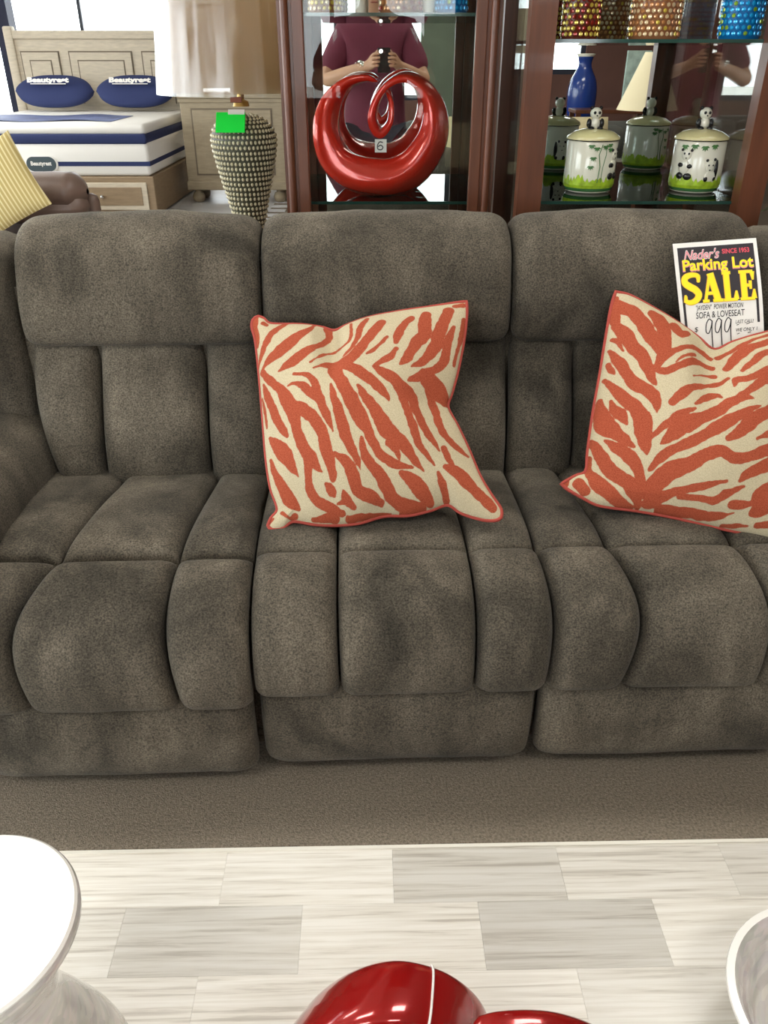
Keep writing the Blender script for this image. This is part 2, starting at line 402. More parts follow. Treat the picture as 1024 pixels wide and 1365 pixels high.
def cushion(name, prof, xl, xr, h=.04, ru=.05, rv=.05, crown=.015, corner=(0, 0), nu=34, nv=34, seed=0, wob=.004, skirt=.035, parent=None, m=None, gap=.002):
    a = (1 - np.cos(np.pi * np.linspace(0, 1, nu))) / 2; a = .55 * a + .45 * np.linspace(0, 1, nu)
    t = (1 - np.cos(np.pi * np.linspace(0, 1, nv))) / 2; t = .5 * t + .5 * np.linspace(0, 1, nv)
    P, Ln = resample(catmull(prof), t)
    T = np.gradient(P, t, axis=0); T /= np.linalg.norm(T, axis=1)[:, None]
    Nr = np.stack([T[:, 1], -T[:, 0]], 1)
    def ev(s):
        if not hasattr(s, '__len__'): return np.full(nv, float(s))
        s = np.array(s); c = catmull(s, 8); return np.interp(t, c[:, 0], c[:, 1])
    x0 = ev(xl) + gap; x1 = ev(xr) - gap
    ed = np.minimum(t, 1 - t) * Ln
    rt = np.where(t < .5, corner[0], corner[1])
    q = np.where(rt > 1e-5, np.clip(ed / np.maximum(rt, 1e-5), 0, 1), 1); ins = rt * (1 - np.sqrt(1 - (1 - q) ** 2))
    x0 = x0 + ins; x1 = x1 - ins
    U, Tt = np.meshgrid(a, t); Wd = (x1 - x0)[:, None]
    eu = np.minimum(U, 1 - U) * Wd; evv = np.minimum(Tt, 1 - Tt) * Ln
    puff = h * fcurve(eu / ru) * fcurve(evv / rv) + crown * (1 - (2 * U - 1) ** 2) * (1 - (2 * Tt - 1) ** 2)
    X = x0[:, None] + U * Wd
    for i in range(nv):
        for j in range(nu):
            n = mnoise.noise(Vector((X[i, j] * 7 + seed * 3.1, P[i, 0] * 7, P[i, 1] * 7 + seed)))
            n2 = mnoise.noise(Vector((X[i, j] * 22, P[i, 0] * 22 + seed, P[i, 1] * 22)))
            puff[i, j] += wob * (n + .35 * n2) * min(1, eu[i, j] / .02) * min(1, evv[i, j] / .02)
    W = np.stack([X, P[:, None, 0] + Nr[:, None, 0] * puff, P[:, None, 1] + Nr[:, None, 1] * puff], -1)
    mb = MB().grid(W)
    # sides running down into the seam
    per = [(0, j) for j in range(nu)] + [(i, nu - 1) for i in range(1, nv)] + [(nv - 1, j) for j in range(nu - 2, -1, -1)] + [(i, 0) for i in range(nv - 2, 0, -1)]
    b = len(mb.v)
    for i, j in per:
        w = W[i, j]; mb.v.append((w[0] + (.004 if j == 0 else -.004 if j == nu - 1 else 0), w[1] - Nr[i, 0] * skirt, w[2] - Nr[i, 1] * skirt))
    for k in range(len(per)):
        i, j = per[k]; i2, j2 = per[(k + 1) % len(per)]; mb.f.append((i2 * nu + j2, i * nu + j, b + k, b + (k + 1) % len(per)))
    mb.f.append(tuple(b + k for k in range(len(per))))
    return obj(name, mb, m or M_fab, parent or sofa, True, 70)


HEAD = [(.845, .92), (.80, .985), (.735, 1.004), (.675, .97), (.646, .90), (.630, .83), (.642, .772)]
LUMB = [(.705, .84), (.668, .75), (.612, .64), (.572, .55), (.555, .45)]
SEAT = [(.60, .455), (.50, .462), (.36, .474), (.25, .478), (.178, .468)]
PAD = [(.188, .466), (.13, .452), (.075, .415), (.038, .36), (.022, .30), (.030, .258)]
FOOT = [(.060, .29), (.040, .20), (.042, .12), (.055, .044)]
XB = [(-.832, -.285), (-.285, .285), (.285, .838)]
mods = [(-.855, -.285), (-.285, .285), (.285, .855)]
# seam positions: (parameter along the profile, x)
back_s = [((-.675, -.675), (-.43, -.425)), ((-.115, -.115), (.13, .135)), ((.445, .445), (.68, .68))]
seat_s = [((-.625, -.672), (-.405, -.437)), ((-.12, -.118), (.135, .148)), ((.405, .433), (.66, .695))]
pad_s = [((-.672, -.735, -.71), (-.437, -.447, -.425)), ((-.118, -.118, -.115), (.148, .152, .15)), ((.433, .475, .44), (.695, .73, .715))]
bd = [((-.855, -.86, -.85), (-.285, -.287, -.285)), ((-.285, -.287, -.285), (.288, .303, .292)), ((.288, .303, .292), (.855, .86, .85))]
f3 = lambda s: [(0, s[0]), (.5, s[1]), (1, s[2])]
f2 = lambda s: [(0, s[0]), (.5, (s[0] + s[1]) / 2), (1, s[1])]
for k, (x0, x1) in enumerate(mods):
    o = lambda q: [(t, x + q * (t - .5)) for t, x in ((0, 0), (1, 0))]
    cushion('head_cushion', HEAD, XB[k][0], XB[k][1], .030, .045, .032, .014, (.07, .035), 46, 40, k)
    bs, ss, ps = back_s[k], seat_s[k], pad_s[k]
    u0, u1 = XB[k]
    xs = [[(0, u0 + .004), (.5, u0 + .004), (1, u0 + (.05 if k == 0 else 0))], f2(bs[0]), f2(bs[1]), [(0, u1), (.5, u1), (1, u1 - (.05 if k == 2 else 0))]]
    for q in range(3): cushion('back_channel', LUMB, xs[q], xs[q + 1], .034, .036, .045, .012, seed=10 + k * 3 + q)
    xs = [f2((x0, x0)), f2(ss[0]), f2(ss[1]), f2((x1, x1))]
    for q in range(3): cushion('seat_panel', SEAT, xs[q], xs[q + 1], .024, .034, .036, .010, seed=30 + k * 3 + q)
    xs = [f3(bd[k][0]), f3(ps[0]), f3(ps[1]), f3(bd[k][1])]
    for q in range(3): cushion('seat_front_pad', [(d_ - (.018 if k == 0 else 0), z_ - (.012 * i_ / 5 if k == 0 else 0)) for i_, (d_, z_) in enumerate(PAD)], xs[q], xs[q + 1], .032, .030, .034, .012, (0.002, .008), seed=50 + k * 3 + q)
    cushion('footrest_panel', [(d_ - (.018 if k == 0 else 0), z_ - (.006 if k == 0 else 0)) for d_, z_ in FOOT], x0 + .004, x1 - .004, .03, .05, .05, .008, (.02, .035), 40, 28, 70 + k)
# core under the upholstery
core = MB().box(-1.10, 1.10, .12, .84, .03, .425).box(-.87, .87, .66, .84, .4, .90).box(-.86, .86, .085, .13, .06, .40)
obj('sofa_frame', core, M_fab, sofa)
for sx in (-1, 1):
    # padded arm: an oval roll, rounded at the front, over a flat front panel
    W = []
    for i, d in enumerate(np.linspace(0, 1, 22)):
        dd = -.005 + .70 * d; s = math.sqrt(max(0, 1 - max(0, 1 - d / .14) ** 2)) if d < .14 else 1.0; s = max(s, .004)
        ring = []
        for a in np.linspace(0, 2 * math.pi, 29):
            ca, sa = math.cos(a), math.sin(a); e = .8
            rx = .178 * abs(ca) ** e * np.sign(ca) * s; rz = .15 * abs(sa) ** e * np.sign(sa) * s
            n = .006 * mnoise.noise(Vector((ca * 1.5, dd * 6, sa * 1.5 + sx)))
            ring.append((sx * (.972 + rx + n), dd, .478 + rz + n - .03 * max(0, .5 - d)))
        W.append(ring if sx > 0 else ring[::-1])
    mb = MB().grid(np.array(W)); obj('arm_roll', mb, M_fab, sofa, True)
    x = sorted((sx * .872, sx * 1.09)); obj('arm_panel', MB().box(x[0], x[1], .03, .72, .04, .42, .03), M_fab, sofa, True, 40)
    x = sorted((sx * .843, sx * 1.06)); obj('back_wing', MB().box(x[0], x[1], .60, .86, .44, .995, .05), M_fab, sofa, True, 60)
obj('back_shell', MB().box(-1.05, 1.05, .80, .88, .04, .93, .03), M_fab, sofa, True, 40)
for x in (-1.0, -.35, .35, 1.0):
    for yy in (.2, .78): obj('foot', MB().lathe([(.03, 0), (.03, .045)], 12, (x, yy, .001)), M_black, sofa)
PILLOW_1_EDGES = {'top':[(-3015,2320),(-2922,2412),(-2767,2362),(-2590,2240),(-1957,2236),(-1455,2176),(-1186,2111),(-930,2241),(-478,2429),(174,2586),(827,2708),(1673,2869)],'right':[(1673,2869),(1681,2547),(1632,1929),(1521,1232),(1408,716),(1337,409),(1554,-3),(1803,-525),(2049,-1087),(2288,-1480),(2476,-1744),(2509,-1901)],'bottom':[(-2309,-2297),(-2208,-2372),(-1992,-2333),(-1783,-2182),(-1326,-2229),(-857,-2228),(-394,-2164),(95,-2003),(605,-1969),(1064,-1842),(1400,-1718),(1682,-1883),(2068,-1996),(2313,-2018),(2465,-1981),(2509,-1901)],'left':[(-3015,2320),(-3018,2158),(-2906,1822),(-2758,1035),(-2592,9),(-2459,-824),(-2311,-1476),(-2133,-1923),(-2244,-2119),(-2309,-2297)]}
PILLOW_1_STRIPES = [[(-2932,2363,109),(-2943,2127,164),(-2859,1872,109),(-2824,1632,55)],[(-2762,2207,109),(-2672,2165,82)],[(-2256,2207,131),(-2516,1916,164),(-2623,1679,164),(-2691,1454,131),(-2740,1269,77),(-2764,1144,44)],[(-1609,2183,77),(-1708,1980,153),(-1901,1808,241),(-2099,1603,317),(-2309,1395,273),(-2469,1266,219),(-2615,1127,87),(-2669,997,55)],[(-1322,2125,197),(-1269,1862,142),(-1344,1662,120),(-1521,1475,142),(-1702,1351,241),(-1932,1161,252),(-2094,1054,186),(-2246,943,55)],[(-805,2165,66),(-764,1806,77),(-817,1595,66),(-1045,1491,77),(-1254,1368,66),(-1447,1202,55),(-1566,1096,33)],[(-467,2270,142),(-579,1972,142),(-608,1710,131),(-690,1504,87),(-770,1365,55),(-888,1246,33)],[(-150,2117,219),(-290,1848,230),(-415,1622,219),(-578,1333,241),(-724,1142,252),(-940,1061,252),(-1163,1059,186),(-1349,1022,98),(-1483,957,33)],[(15,1715,77),(-208,1412,87),(-385,1275,55)],[(498,2284,142),(349,2090,164),(244,1796,197),(210,1592,109)],[(220,1418,109),(97,1225,153),(-84,1092,131),(-229,976,55)],[(797,2384,241),(786,2093,306),(785,1854,284),(636,1634,273),(538,1429,219),(442,1202,197),(314,1062,55)],[(1293,2539,252),(1187,2250,252),(1088,1902,273),(1040,1640,273),(887,1367,219),(761,1176,164),(550,1038,55)],[(1400,2702,77),(1590,2754,142)],[(1411,2161,77),(1295,1795,186),(1267,1548,186),(1184,1227,186),(941,1009,164),(709,834,186),(501,732,66)],[(1629,2387,98),(1572,1949,98),(1488,1554,77),(1439,1272,66)],[(823,895,273),(950,788,383),(1127,630,383),(1272,473,241)],[(-2639,992,131),(-2384,715,186),(-2156,502,197),(-2023,286,306),(-1881,43,295),(-1782,-186,252),(-1739,-399,208),(-1654,-612,252),(-1535,-830,241),(-1391,-985,241),(-1252,-1189,120),(-1166,-1267,33)],[(-1864,98,273),(-1634,20,273),(-1390,-184,252),(-1213,-432,241),(-1147,-638,241),(-1073,-898,252),(-988,-1145,197),(-928,-1371,142),(-926,-1454,44)],[(-1474,-1034,197),(-1454,-1284,153),(-1425,-1595,186),(-1239,-1820,208),(-957,-1963,197),(-740,-2040,131)],[(-2598,719,55),(-2494,466,164),(-2341,166,186),(-2197,-131,186),(-2046,-367,164),(-1939,-525,55)],[(-2620,430,55),(-2515,111,77),(-2441,-260,44)],[(-2356,-482,66),(-2114,-738,306),(-1918,-965,284),(-1773,-1196,153),(-1670,-1336,44)],[(-2310,-954,77),(-2192,-1241,153),(-2028,-1516,219),(-1848,-1789,284),(-1654,-1965,87)],[(-1898,841,66),(-1648,810,98),(-1451,647,153),(-1336,344,186),(-1205,55,186),(-1076,-224,142),(-969,-463,44)],[(-2002,568,44),(-1854,620,98),(-1679,550,186),(-1500,380,197),(-1319,229,164)],[(-1084,582,55),(-1005,305,142),(-910,50,197),(-815,-223,230),(-725,-485,241),(-611,-739,197),(-473,-983,142),(-384,-1207,44)],[(-1040,929,306),(-871,623,273),(-692,325,306),(-576,105,306),(-428,-158,317),(-243,-466,208),(-54,-815,186),(224,-1029,208),(458,-1086,142),(664,-1107,44)],[(-520,530,66),(-350,284,197),(-180,69,241),(-41,-138,295),(97,-371,361),(283,-512,295),(470,-677,262),(628,-864,197),(764,-1032,131),(888,-1159,33)],[(207,-650,219),(336,-829,131),(395,-991,44)],[(-790,1000,219),(-541,858,241),(-321,715,241),(-99,525,219),(59,345,142),(136,214,33)],[(-229,976,77),(39,830,241),(253,678,252),(367,483,241),(461,181,164),(641,-262,186),(768,-625,153),(946,-835,109),(1098,-1017,33)],[(360,614,219),(574,434,219),(687,76,186),(897,-313,164),(1050,-529,131),(1184,-706,33)],[(887,590,109),(1056,243,186),(1182,-150,164),(1327,-393,153),(1571,-585,131),(1775,-723,77)],[(1281,-647,120),(1374,-838,153),(1475,-971,55)],[(1317,-1024,109),(1583,-1135,273),(1787,-1313,273),(1961,-1465,219),(2172,-1649,241),(2320,-1774,197)],[(1185,-1146,66),(1278,-1403,164),(1373,-1669,131)],[(-391,-550,44),(-335,-827,164),(-196,-1072,208),(-16,-1260,252),(137,-1491,273),(285,-1720,252),(556,-1817,262),(871,-1838,197)],[(441,-1227,109),(647,-1348,273),(871,-1569,317),(1029,-1737,186)],[(-913,-906,87),(-697,-1046,208),(-542,-1291,262),(-426,-1601,252),(-171,-1703,252),(35,-1799,153)],[(-1070,-1505,87),(-962,-1622,197),(-906,-1726,77)],[(-728,-1608,44),(-644,-1796,186),(-503,-1929,109)],[(-646,-1818,164),(-836,-1877,44)],[(-1347,-2162,87),(-1006,-2126,186),(-881,-2146,164)],[(-613,-2143,142),(-224,-2055,109),(238,-1971,44)],[(454,-1972,77),(875,-1900,66)],[(-2005,-2038,77),(-1844,-2138,66),(-1738,-2104,142)],[(-2288,-2246,77),(-2197,-2153,55)]]
PILLOW_2_EDGES = {'top':[(-2427,2922),(-2116,2840),(-1629,2568),(-1147,2263),(-671,1910),(-326,1625),(42,1792),(441,1941),(919,2093),(1636,2338),(2428,2533)],'right':[(2428,2533),(2418,1980),(2301,790),(2179,-535),(2151,-1820),(2322,-2906)],'bottom':[(-3557,-1500),(-3397,-1624),(-3081,-1790),(-2736,-1937),(-1959,-2016),(-1190,-2127),(-276,-2309),(687,-2485),(1518,-2666),(2322,-2906)],'left':[(-2427,2922),(-2523,2545),(-2633,1836),(-2757,965),(-2894,107),(-2998,-735),(-3040,-1200),(-3244,-1307),(-3557,-1500)]}
PILLOW_2_STRIPES = [[(-2402,2682,89),(-2288,2472,266),(-2103,2348,293),(-1964,2121,293),(-1837,1843,293),(-1724,1577,240),(-1663,1310,89),(-1648,1230,27)],[(-2420,2734,115),(-2482,2404,204),(-2459,2126,177)],[(-2447,2017,195),(-2299,1810,266),(-2164,1504,248),(-1976,1232,248),(-1865,925,213),(-1798,672,151),(-1732,539,35)],[(-2535,1700,89),(-2439,1625,106),(-2338,1400,35)],[(-2591,1447,89),(-2414,1141,195),(-2285,869,204),(-2134,613,248),(-1922,450,240),(-1767,255,213),(-1734,63,142),(-1729,-79,27)],[(-2627,1124,89),(-2566,974,106),(-2513,876,27)],[(-2692,761,89),(-2507,517,177),(-2322,255,248),(-2125,50,248),(-2008,-193,311),(-1987,-455,302),(-1946,-721,204),(-1910,-942,35)],[(-2594,251,71),(-2513,48,195),(-2397,-83,195),(-2295,-293,44)],[(-2792,305,106),(-2771,5,240),(-2686,-294,355),(-2511,-451,248),(-2317,-650,177),(-2166,-784,53)],[(-2702,-603,62),(-2510,-765,177),(-2307,-916,248),(-2148,-1093,222),(-2038,-1307,177),(-1981,-1552,160),(-1939,-1677,89)],[(-2958,-574,89),(-2834,-818,204),(-2695,-1103,240),(-2491,-1335,240),(-2270,-1486,248),(-2114,-1718,213),(-1991,-1949,115)],[(-3011,-954,133),(-2998,-1247,151),(-2847,-1486,266),(-2639,-1670,248),(-2375,-1872,195),(-2102,-1966,89)],[(-3506,-1519,177),(-3456,-1437,115)],[(-3196,-1504,222),(-3066,-1657,195)],[(-1692,2302,195),(-1535,2076,293),(-1481,1732,248),(-1514,1413,222),(-1648,1086,160),(-1701,911,133),(-1509,860,151),(-1245,985,151),(-997,1106,151),(-714,1157,124),(-450,1084,98)],[(-1245,1989,222),(-1133,1806,195),(-941,1870,106)],[(-1568,1155,133),(-1344,1335,124),(-999,1481,106),(-666,1494,124),(-452,1338,80)],[(-1326,1054,27),(-1137,1217,71),(-860,1316,89)],[(-962,771,35),(-667,853,62),(-457,848,106)],[(-1431,141,151),(-1241,328,186),(-1021,489,151),(-722,572,98),(-418,642,98),(-254,746,62)],[(-985,109,44),(-774,253,133),(-544,348,115),(-432,287,35)],[(-1869,-630,62),(-1656,-426,124),(-1421,-217,142),(-1219,-80,124),(-992,4,53)],[(-1651,-731,53),(-1461,-570,240),(-1222,-350,319),(-899,-212,231),(-555,-34,213),(-266,174,186),(21,266,124),(181,242,35)],[(-1145,-438,177),(-943,-355,89)],[(-140,239,160),(115,455,133),(386,657,195),(660,779,195),(1033,1007,177)],[(-180,531,44),(-118,684,133),(104,705,115),(409,855,177),(734,1008,177),(1120,1261,133)],[(-1833,-1248,98),(-1647,-1021,177),(-1412,-859,186),(-1101,-719,204),(-788,-540,213),(-548,-386,248),(-254,-199,213),(39,-10,115),(293,95,35)],[(-363,-618,133),(-183,-505,195),(26,-322,266),(240,-136,222),(551,24,248),(1010,248,222),(1763,633,133)],[(-1873,-1714,222),(-1690,-1515,337),(-1434,-1274,337),(-1085,-1152,266),(-781,-971,240),(-505,-898,213),(-256,-1012,213),(-7,-995,186),(329,-850,204),(670,-698,222),(1215,-472,204),(1883,-184,89)],[(-1835,-1904,177),(-1691,-1830,248),(-1393,-1712,151),(-1086,-1635,142),(-779,-1573,124),(-367,-1466,53)],[(-1229,-1772,124),(-826,-1810,98),(-545,-1840,142),(-322,-1699,151),(-11,-1559,53)],[(-1565,-2009,160),(-1276,-2045,160),(-960,-2064,151),(-592,-2122,151),(-322,-2101,98),(-135,-2058,35)],[(-101,-1449,62),(50,-1301,177),(296,-1182,222),(588,-1044,222),(1118,-867,177),(1713,-699,89)],[(-211,-1911,133),(-8,-1903,151),(195,-1856,115),(340,-1709,266),(619,-1531,222),(1134,-1362,177)],[(223,-2048,133),(371,-1961,266),(649,-1851,222),(1244,-1685,133)],[(-283,-2280,44),(-63,-2284,71),(208,-2283,35)],[(364,-2267,89),(719,-2236,133),(1281,-2137,133)],[(214,-591,53),(497,-462,133),(993,-237,177),(1731,90,89)],[(-216,1022,133),(15,1304,204),(288,1518,177),(554,1624,133),(1022,1869,133)],[(13,910,71),(246,1111,124),(492,1335,133),(852,1459,151),(1428,1764,133)],[(-325,1355,89),(-140,1420,80),(145,1600,89),(437,1775,71),(800,1916,62)],[(999,-2547,133),(1534,-2403,177),(1965,-2157,89)]]

# ---------------------------------------------------------------- zebra pillows
def zebra_mat():
    m = bpy.data.materials.new('zebra_weave'); m.use_nodes = True; N = m.node_tree.nodes; L = m.node_tree.links; p = N['Principled BSDF']
    at = N.new('ShaderNodeAttribute'); at.attribute_name = 'stripe'
    mr = N.new('ShaderNodeMapRange'); mr.inputs['From Min'].default_value = -.0007; mr.inputs['From Max'].default_value = .0007; L.new(at.outputs['Fac'], mr.inputs['Value'])
    tc = N.new('ShaderNodeTexCoord'); mp = N.new('ShaderNodeMapping'); mp.inputs['Scale'].default_value = (1, 1, 1); L.new(tc.outputs['Object'], mp.inputs['Vector'])
    n = N.new('ShaderNodeTexNoise'); n.inputs['Scale'].default_value = 480; n.inputs['Detail'].default_value = 2; L.new(mp.outputs[0], n.inputs['Vector'])
    def ramp(a, b):
        r = N.new('ShaderNodeValToRGB'); e = r.color_ramp.elements; e[0].position = .3; e[1].position = .7; e[0].color = a; e[1].color = b; L.new(n.outputs['Fac'], r.inputs['Fac']); return r
    o = ramp(lin(146, 66, 43), lin(177, 88, 62)); c = ramp(lin(180, 167, 138), lin(202, 189, 158))
    x = N.new('ShaderNodeMix'); x.data_type = 'RGBA'; L.new(mr.outputs[0], x.inputs['Factor']); L.new(o.outputs[0], x.inputs[6]); L.new(c.outputs[0], x.inputs[7])
    L.new(x.outputs[2], p.inputs['Base Color']); p.inputs['Roughness'].default_value = .9; p.inputs['Specular IOR Level'].default_value = .15
    b = N.new('ShaderNodeBump'); b.inputs['Strength'].default_value = .35; b.inputs['Distance'].default_value = .0015; L.new(n.outputs['Fac'], b.inputs['Height']); L.new(b.outputs['Normal'], p.inputs['Normal'])
    return m


M_zebra = zebra_mat(); M_pipe = mat('coral_piping', lin(166, 66, 54), .8, bump=.3, bscale=500)


def zebra_pillow(label, E, ST, O, lean, yaw, Tm, dimple, fold):
    n = 230
    A = np.array([math.cos(yaw), math.sin(yaw), 0]); B = np.array(lean); B = B - A * (A @ B); B /= np.linalg.norm(B); Nn = np.cross(A, B)
    u = np.linspace(0, 1, n); U, V = np.meshgrid(u, u); U3, V3 = U[..., None], V[..., None]
    c = {k: resample(catmull(np.array(v) / 1e4, 12), u)[0] for k, v in E.items()}
    S = (1 - V3) * c['top'][None] + V3 * c['bottom'][None] + (1 - U3) * c['left'][:, None] + U3 * c['right'][:, None] - ((1 - U3) * (1 - V3) * c['top'][0] + U3 * (1 - V3) * c['top'][-1] + (1 - U3) * V3 * c['bottom'][0] + U3 * V3 * c['bottom'][-1])
    t = Tm * np.clip(np.sin(np.pi * U) * np.sin(np.pi * V), 0, 1) ** .54
    d = np.full((n, n), 9.0)
    for st in ST:
        q = np.array(st) / 1e4
        q = catmull(q, 5)
        for a, b in zip(q[:-1], q[1:]):
            ab = b[:2] - a[:2]; L2 = ab @ ab + 1e-12
            k = np.clip(((S - a[:2]) @ ab) / L2, 0, 1); dist = np.linalg.norm(S - a[:2] - k[..., None] * ab, axis=-1) - np.maximum(.50 * (a[2] + k * (b[2] - a[2])), .0004)
            d = np.minimum(d, dist)
    M = np.array([A, B, Nn]).T
    root = thing('throw_pillow', label, 'pillow', O)
    # root carries the pillow's own axes
    root.rotation_euler = Matrix(M.tolist()).to_euler()
    wr = np.zeros((n, n))
    for i in range(0, n):
        for j in range(0, n): d[i, j] += .0022 * mnoise.noise(Vector((S[i, j, 0] * 55, S[i, j, 1] * 55, O[0]))) + .0012 * mnoise.noise(Vector((S[i, j, 0] * 130, S[i, j, 1] * 130, O[0]))); wr[i, j] = mnoise.noise(Vector((S[i, j, 0] * 9, S[i, j, 1] * 9, O[0] * 5)))
    tf = t * dimple(U, V) + fold(U, V) * Tm + .004 * wr * np.minimum(1, t / .02)
    front = np.concatenate([S, tf[..., None]], -1); mb = MB().grid(front[::-1])
    o = obj('front_cover', mb, M_zebra, root, True)
    at = o.data.attributes.new('stripe', 'FLOAT', 'POINT'); at.data.foreach_set('value', d[::-1].reshape(-1).astype(np.float32))
    bk = np.concatenate([S, (-.8 * t * dimple(U, V))[..., None]], -1)[::5, ::5]
    if (n - 1) % 5: pass
    bk = np.concatenate([S, (-.8 * t * dimple(U, V))[..., None]], -1); idx = list(range(0, n, 6)) + ([n - 1] if (n - 1) % 6 else [])
    o = obj('back_cover', MB().grid(bk[np.ix_(idx, idx)]), M_zebra, root, True)
    at = o.data.attributes.new('stripe', 'FLOAT', 'POINT'); at.data.foreach_set('value', d[np.ix_(idx, idx)].reshape(-1).astype(np.float32))
    ring = np.concatenate([c['top'], c['right'][1:], c['bottom'][::-1][1:], c['left'][::-1][1:-1]])
    rr, _ = resample(np.vstack([ring, ring[:1]]), np.linspace(0, 1, 260)); rr = rr[:-1]
    obj('piping', MB().tube([(p[0], p[1], 0) for p in rr], .0042, 8, True), M_pipe, root, True)
    return root


g = lambda U, V, a, b, su, sv: np.exp(-((U - a) / su) ** 2 - ((V - b) / sv) ** 2)
zebra_pillow('coral and cream zebra pillow leaning in the middle of the sofa', PILLOW_1_EDGES, PILLOW_1_STRIPES, (0.0, 1.578, .675), (0, .68, .735), R(-4), .086,
             lambda U, V: 1 - .45 * g(U, V, .36, 0, .07, .22) - .25 * g(U, V, .9, .5, .12, .1), lambda U, V: .12 * g(U, V, .30, .14, .05, .12) - .12 * g(U, V, .40, .15, .04, .14))
zebra_pillow('coral and cream zebra pillow in front of the sale card', PILLOW_2_EDGES, [[(a, b, w * 1.14) for a, b, w in s] for s in PILLOW_2_STRIPES], (.74, 1.588, .675), (0, .65, .76), R(-5), .09,
             lambda U, V: 1 - .7 * g(U, V, .42, 0, .09, .3), lambda U, V: .10 * g(U, V, .34, .16, .06, .14))

# ---------------------------------------------------------------- sale card
card = thing('sale_card', 'white sale card with yellow lettering leaning behind the right zebra pillow', 'sign', (.63, 1.80, .70))
Q = [np.array(p) - np.array((.63, 1.80, .70)) for p in ((.629, 1.815, .997), (.8076, 1.815, 1.0097), (.6545, 1.75, .842), (.8315, 1.755, .857))]


def cardpt(s, t, off=0.0):
    p = (1 - s) * (1 - t) * Q[0] + s * (1 - t) * Q[1] + (1 - s) * t * Q[2] + s * t * Q[3]
    bend = -.010 * math.sin(math.pi * min(1, max(0, t / 1.4))) * s * s
    return (p[0], p[1] - off * .95 + bend, p[2] + off * .3)


def on_card(name, mb, m, lay):
    # mb in card units: x = s, y = t downwards
    mb.v = [cardpt(x, y * 1.07, .0006 + .0005 * lay) for x, y, z in mb.v]
    return obj(name, mb, m, card)


def sheet(s0, s1, t0, t1, n=8):
    W = np.array([[(s, t, 0) for s in np.linspace(s0, s1, n)] for t in np.linspace(t0, t1, n)]); return MB().grid(W)


mb = sheet(0, 1, 0, 1.42, 12); k = len(mb.v); mb.v = [cardpt(x, y) for x, y, z in mb.v] + [cardpt(x, y, -.0012) for x, y, z in mb.v]
mb.f += [tuple(i + k for i in q[::-1]) for q in mb.f]; obj('card_sheet', mb, M_paper, card)
on_card('black_panel', sheet(.045, .955, .055, .72), M_black, 0)
on_card('black_border', MB().add([(.045, .72, 0), (.075, .72, 0), (.075, 1.38, 0), (.045, 1.38, 0)], [(0, 1, 2, 3)]), M_black, 0)
on_card('black_border', MB().add([(.925, .72, 0), (.955, .72, 0), (.955, 1.0, 0), (.925, 1.0, 0)], [(0, 1, 2, 3)]), M_black, 0)


def card_text(name, txt, s0, s1, t0, t1, m, lay, bold=.0, shear=0.0, grow=0.0):
    mb = text_mb(txt, 1, bold, shear); w, h = mb.w, .73
    mb.v = [(s0 - grow + (x / w) * (s1 - s0 + 2 * grow), t1 - (yv / h) * (t1 - t0), 0) for x, yv, z in mb.v]
    on_card(name, mb, m, lay)


card_text('shop_name', "Nader's", .11, .545, .085, .20, M_paper, 1, .035, .35)
card_text('shop_name', "Nader's", .115, .54, .088, .198, M_pink, 2, .008, .35)
card_text('since_line', 'SINCE 1953', .575, .90, .10, .155, M_redp, 1, .03)
card_text('parking_lot_outline', 'Parking Lot', .085, .935, .205, .335, M_pink, 1, .042)
card_text('parking_lot_lettering', 'Parking Lot', .09, .93, .195, .325, M_yellow, 2, .022)
# SALE in fat slab-serif capitals built from strokes
sale = []
H0, H1 = .375, .715
ty = lambda q: H1 - q * (H1 - H0)
cS = catmull([(.245, .72), (.245, .93), (.16, .98), (.085, .90), (.075, .72), (.13, .58), (.20, .45), (.235, .28), (.20, .10), (.13, .02), (.07, .08), (.068, .26)], 6)
def letter(name, strokes):
    for m, grow, lay, nmx in ((M_gold, .007, 1, 'edge'), (M_yellow, 0, 2, 'letter')):
        mb = MB()
        for pts, w in strokes:
            ws = [x + 2 * grow for x in w] if hasattr(w, '__len__') else w + 2 * grow
            stroke(mb, [(.5 + (x - .5) * .95, ty(q)) for x, q in pts], ws)
        on_card('sale_' + nmx, mb, m, lay)
nS = len(cS); wS = [.028 + .048 * math.sin(math.pi * i / (nS - 1)) for i in range(nS)]
letter('S', [(cS, wS), ([(.245, .96), (.245, .70)], [.05, .012]), ([(.066, .04), (.066, .30)], [.05, .012])])
letter('A', [([(.40, 1.0), (.475, .03)], .074), ([(.395, .98), (.315, .03)], .028), ([(.345, .30), (.44, .30)], .03), ([(.28, .03), (.365, .03)], .03), ([(.41, .03), (.54, .03)], .03)])
letter('L', [([(.60, 1.0), (.60, .02)], .064), ([(.545, .975), (.655, .975)], .028), ([(.545, .025), (.72, .025)], .028), ([(.705, .03), (.712, .34)], [.06, .012])])
letter('E', [([(.81, 1.0), (.81, .02)], .064), ([(.755, .975), (.93, .975)], .028), ([(.755, .025), (.935, .025)], .028), ([(.92, .97), (.925, .68)], [.05, .012]), ([(.925, .03), (.932, .36)], [.06, .012]), ([(.84, .5), (.89, .5)], .03), ([(.89, .66), (.89, .36)], [.03, .02])])
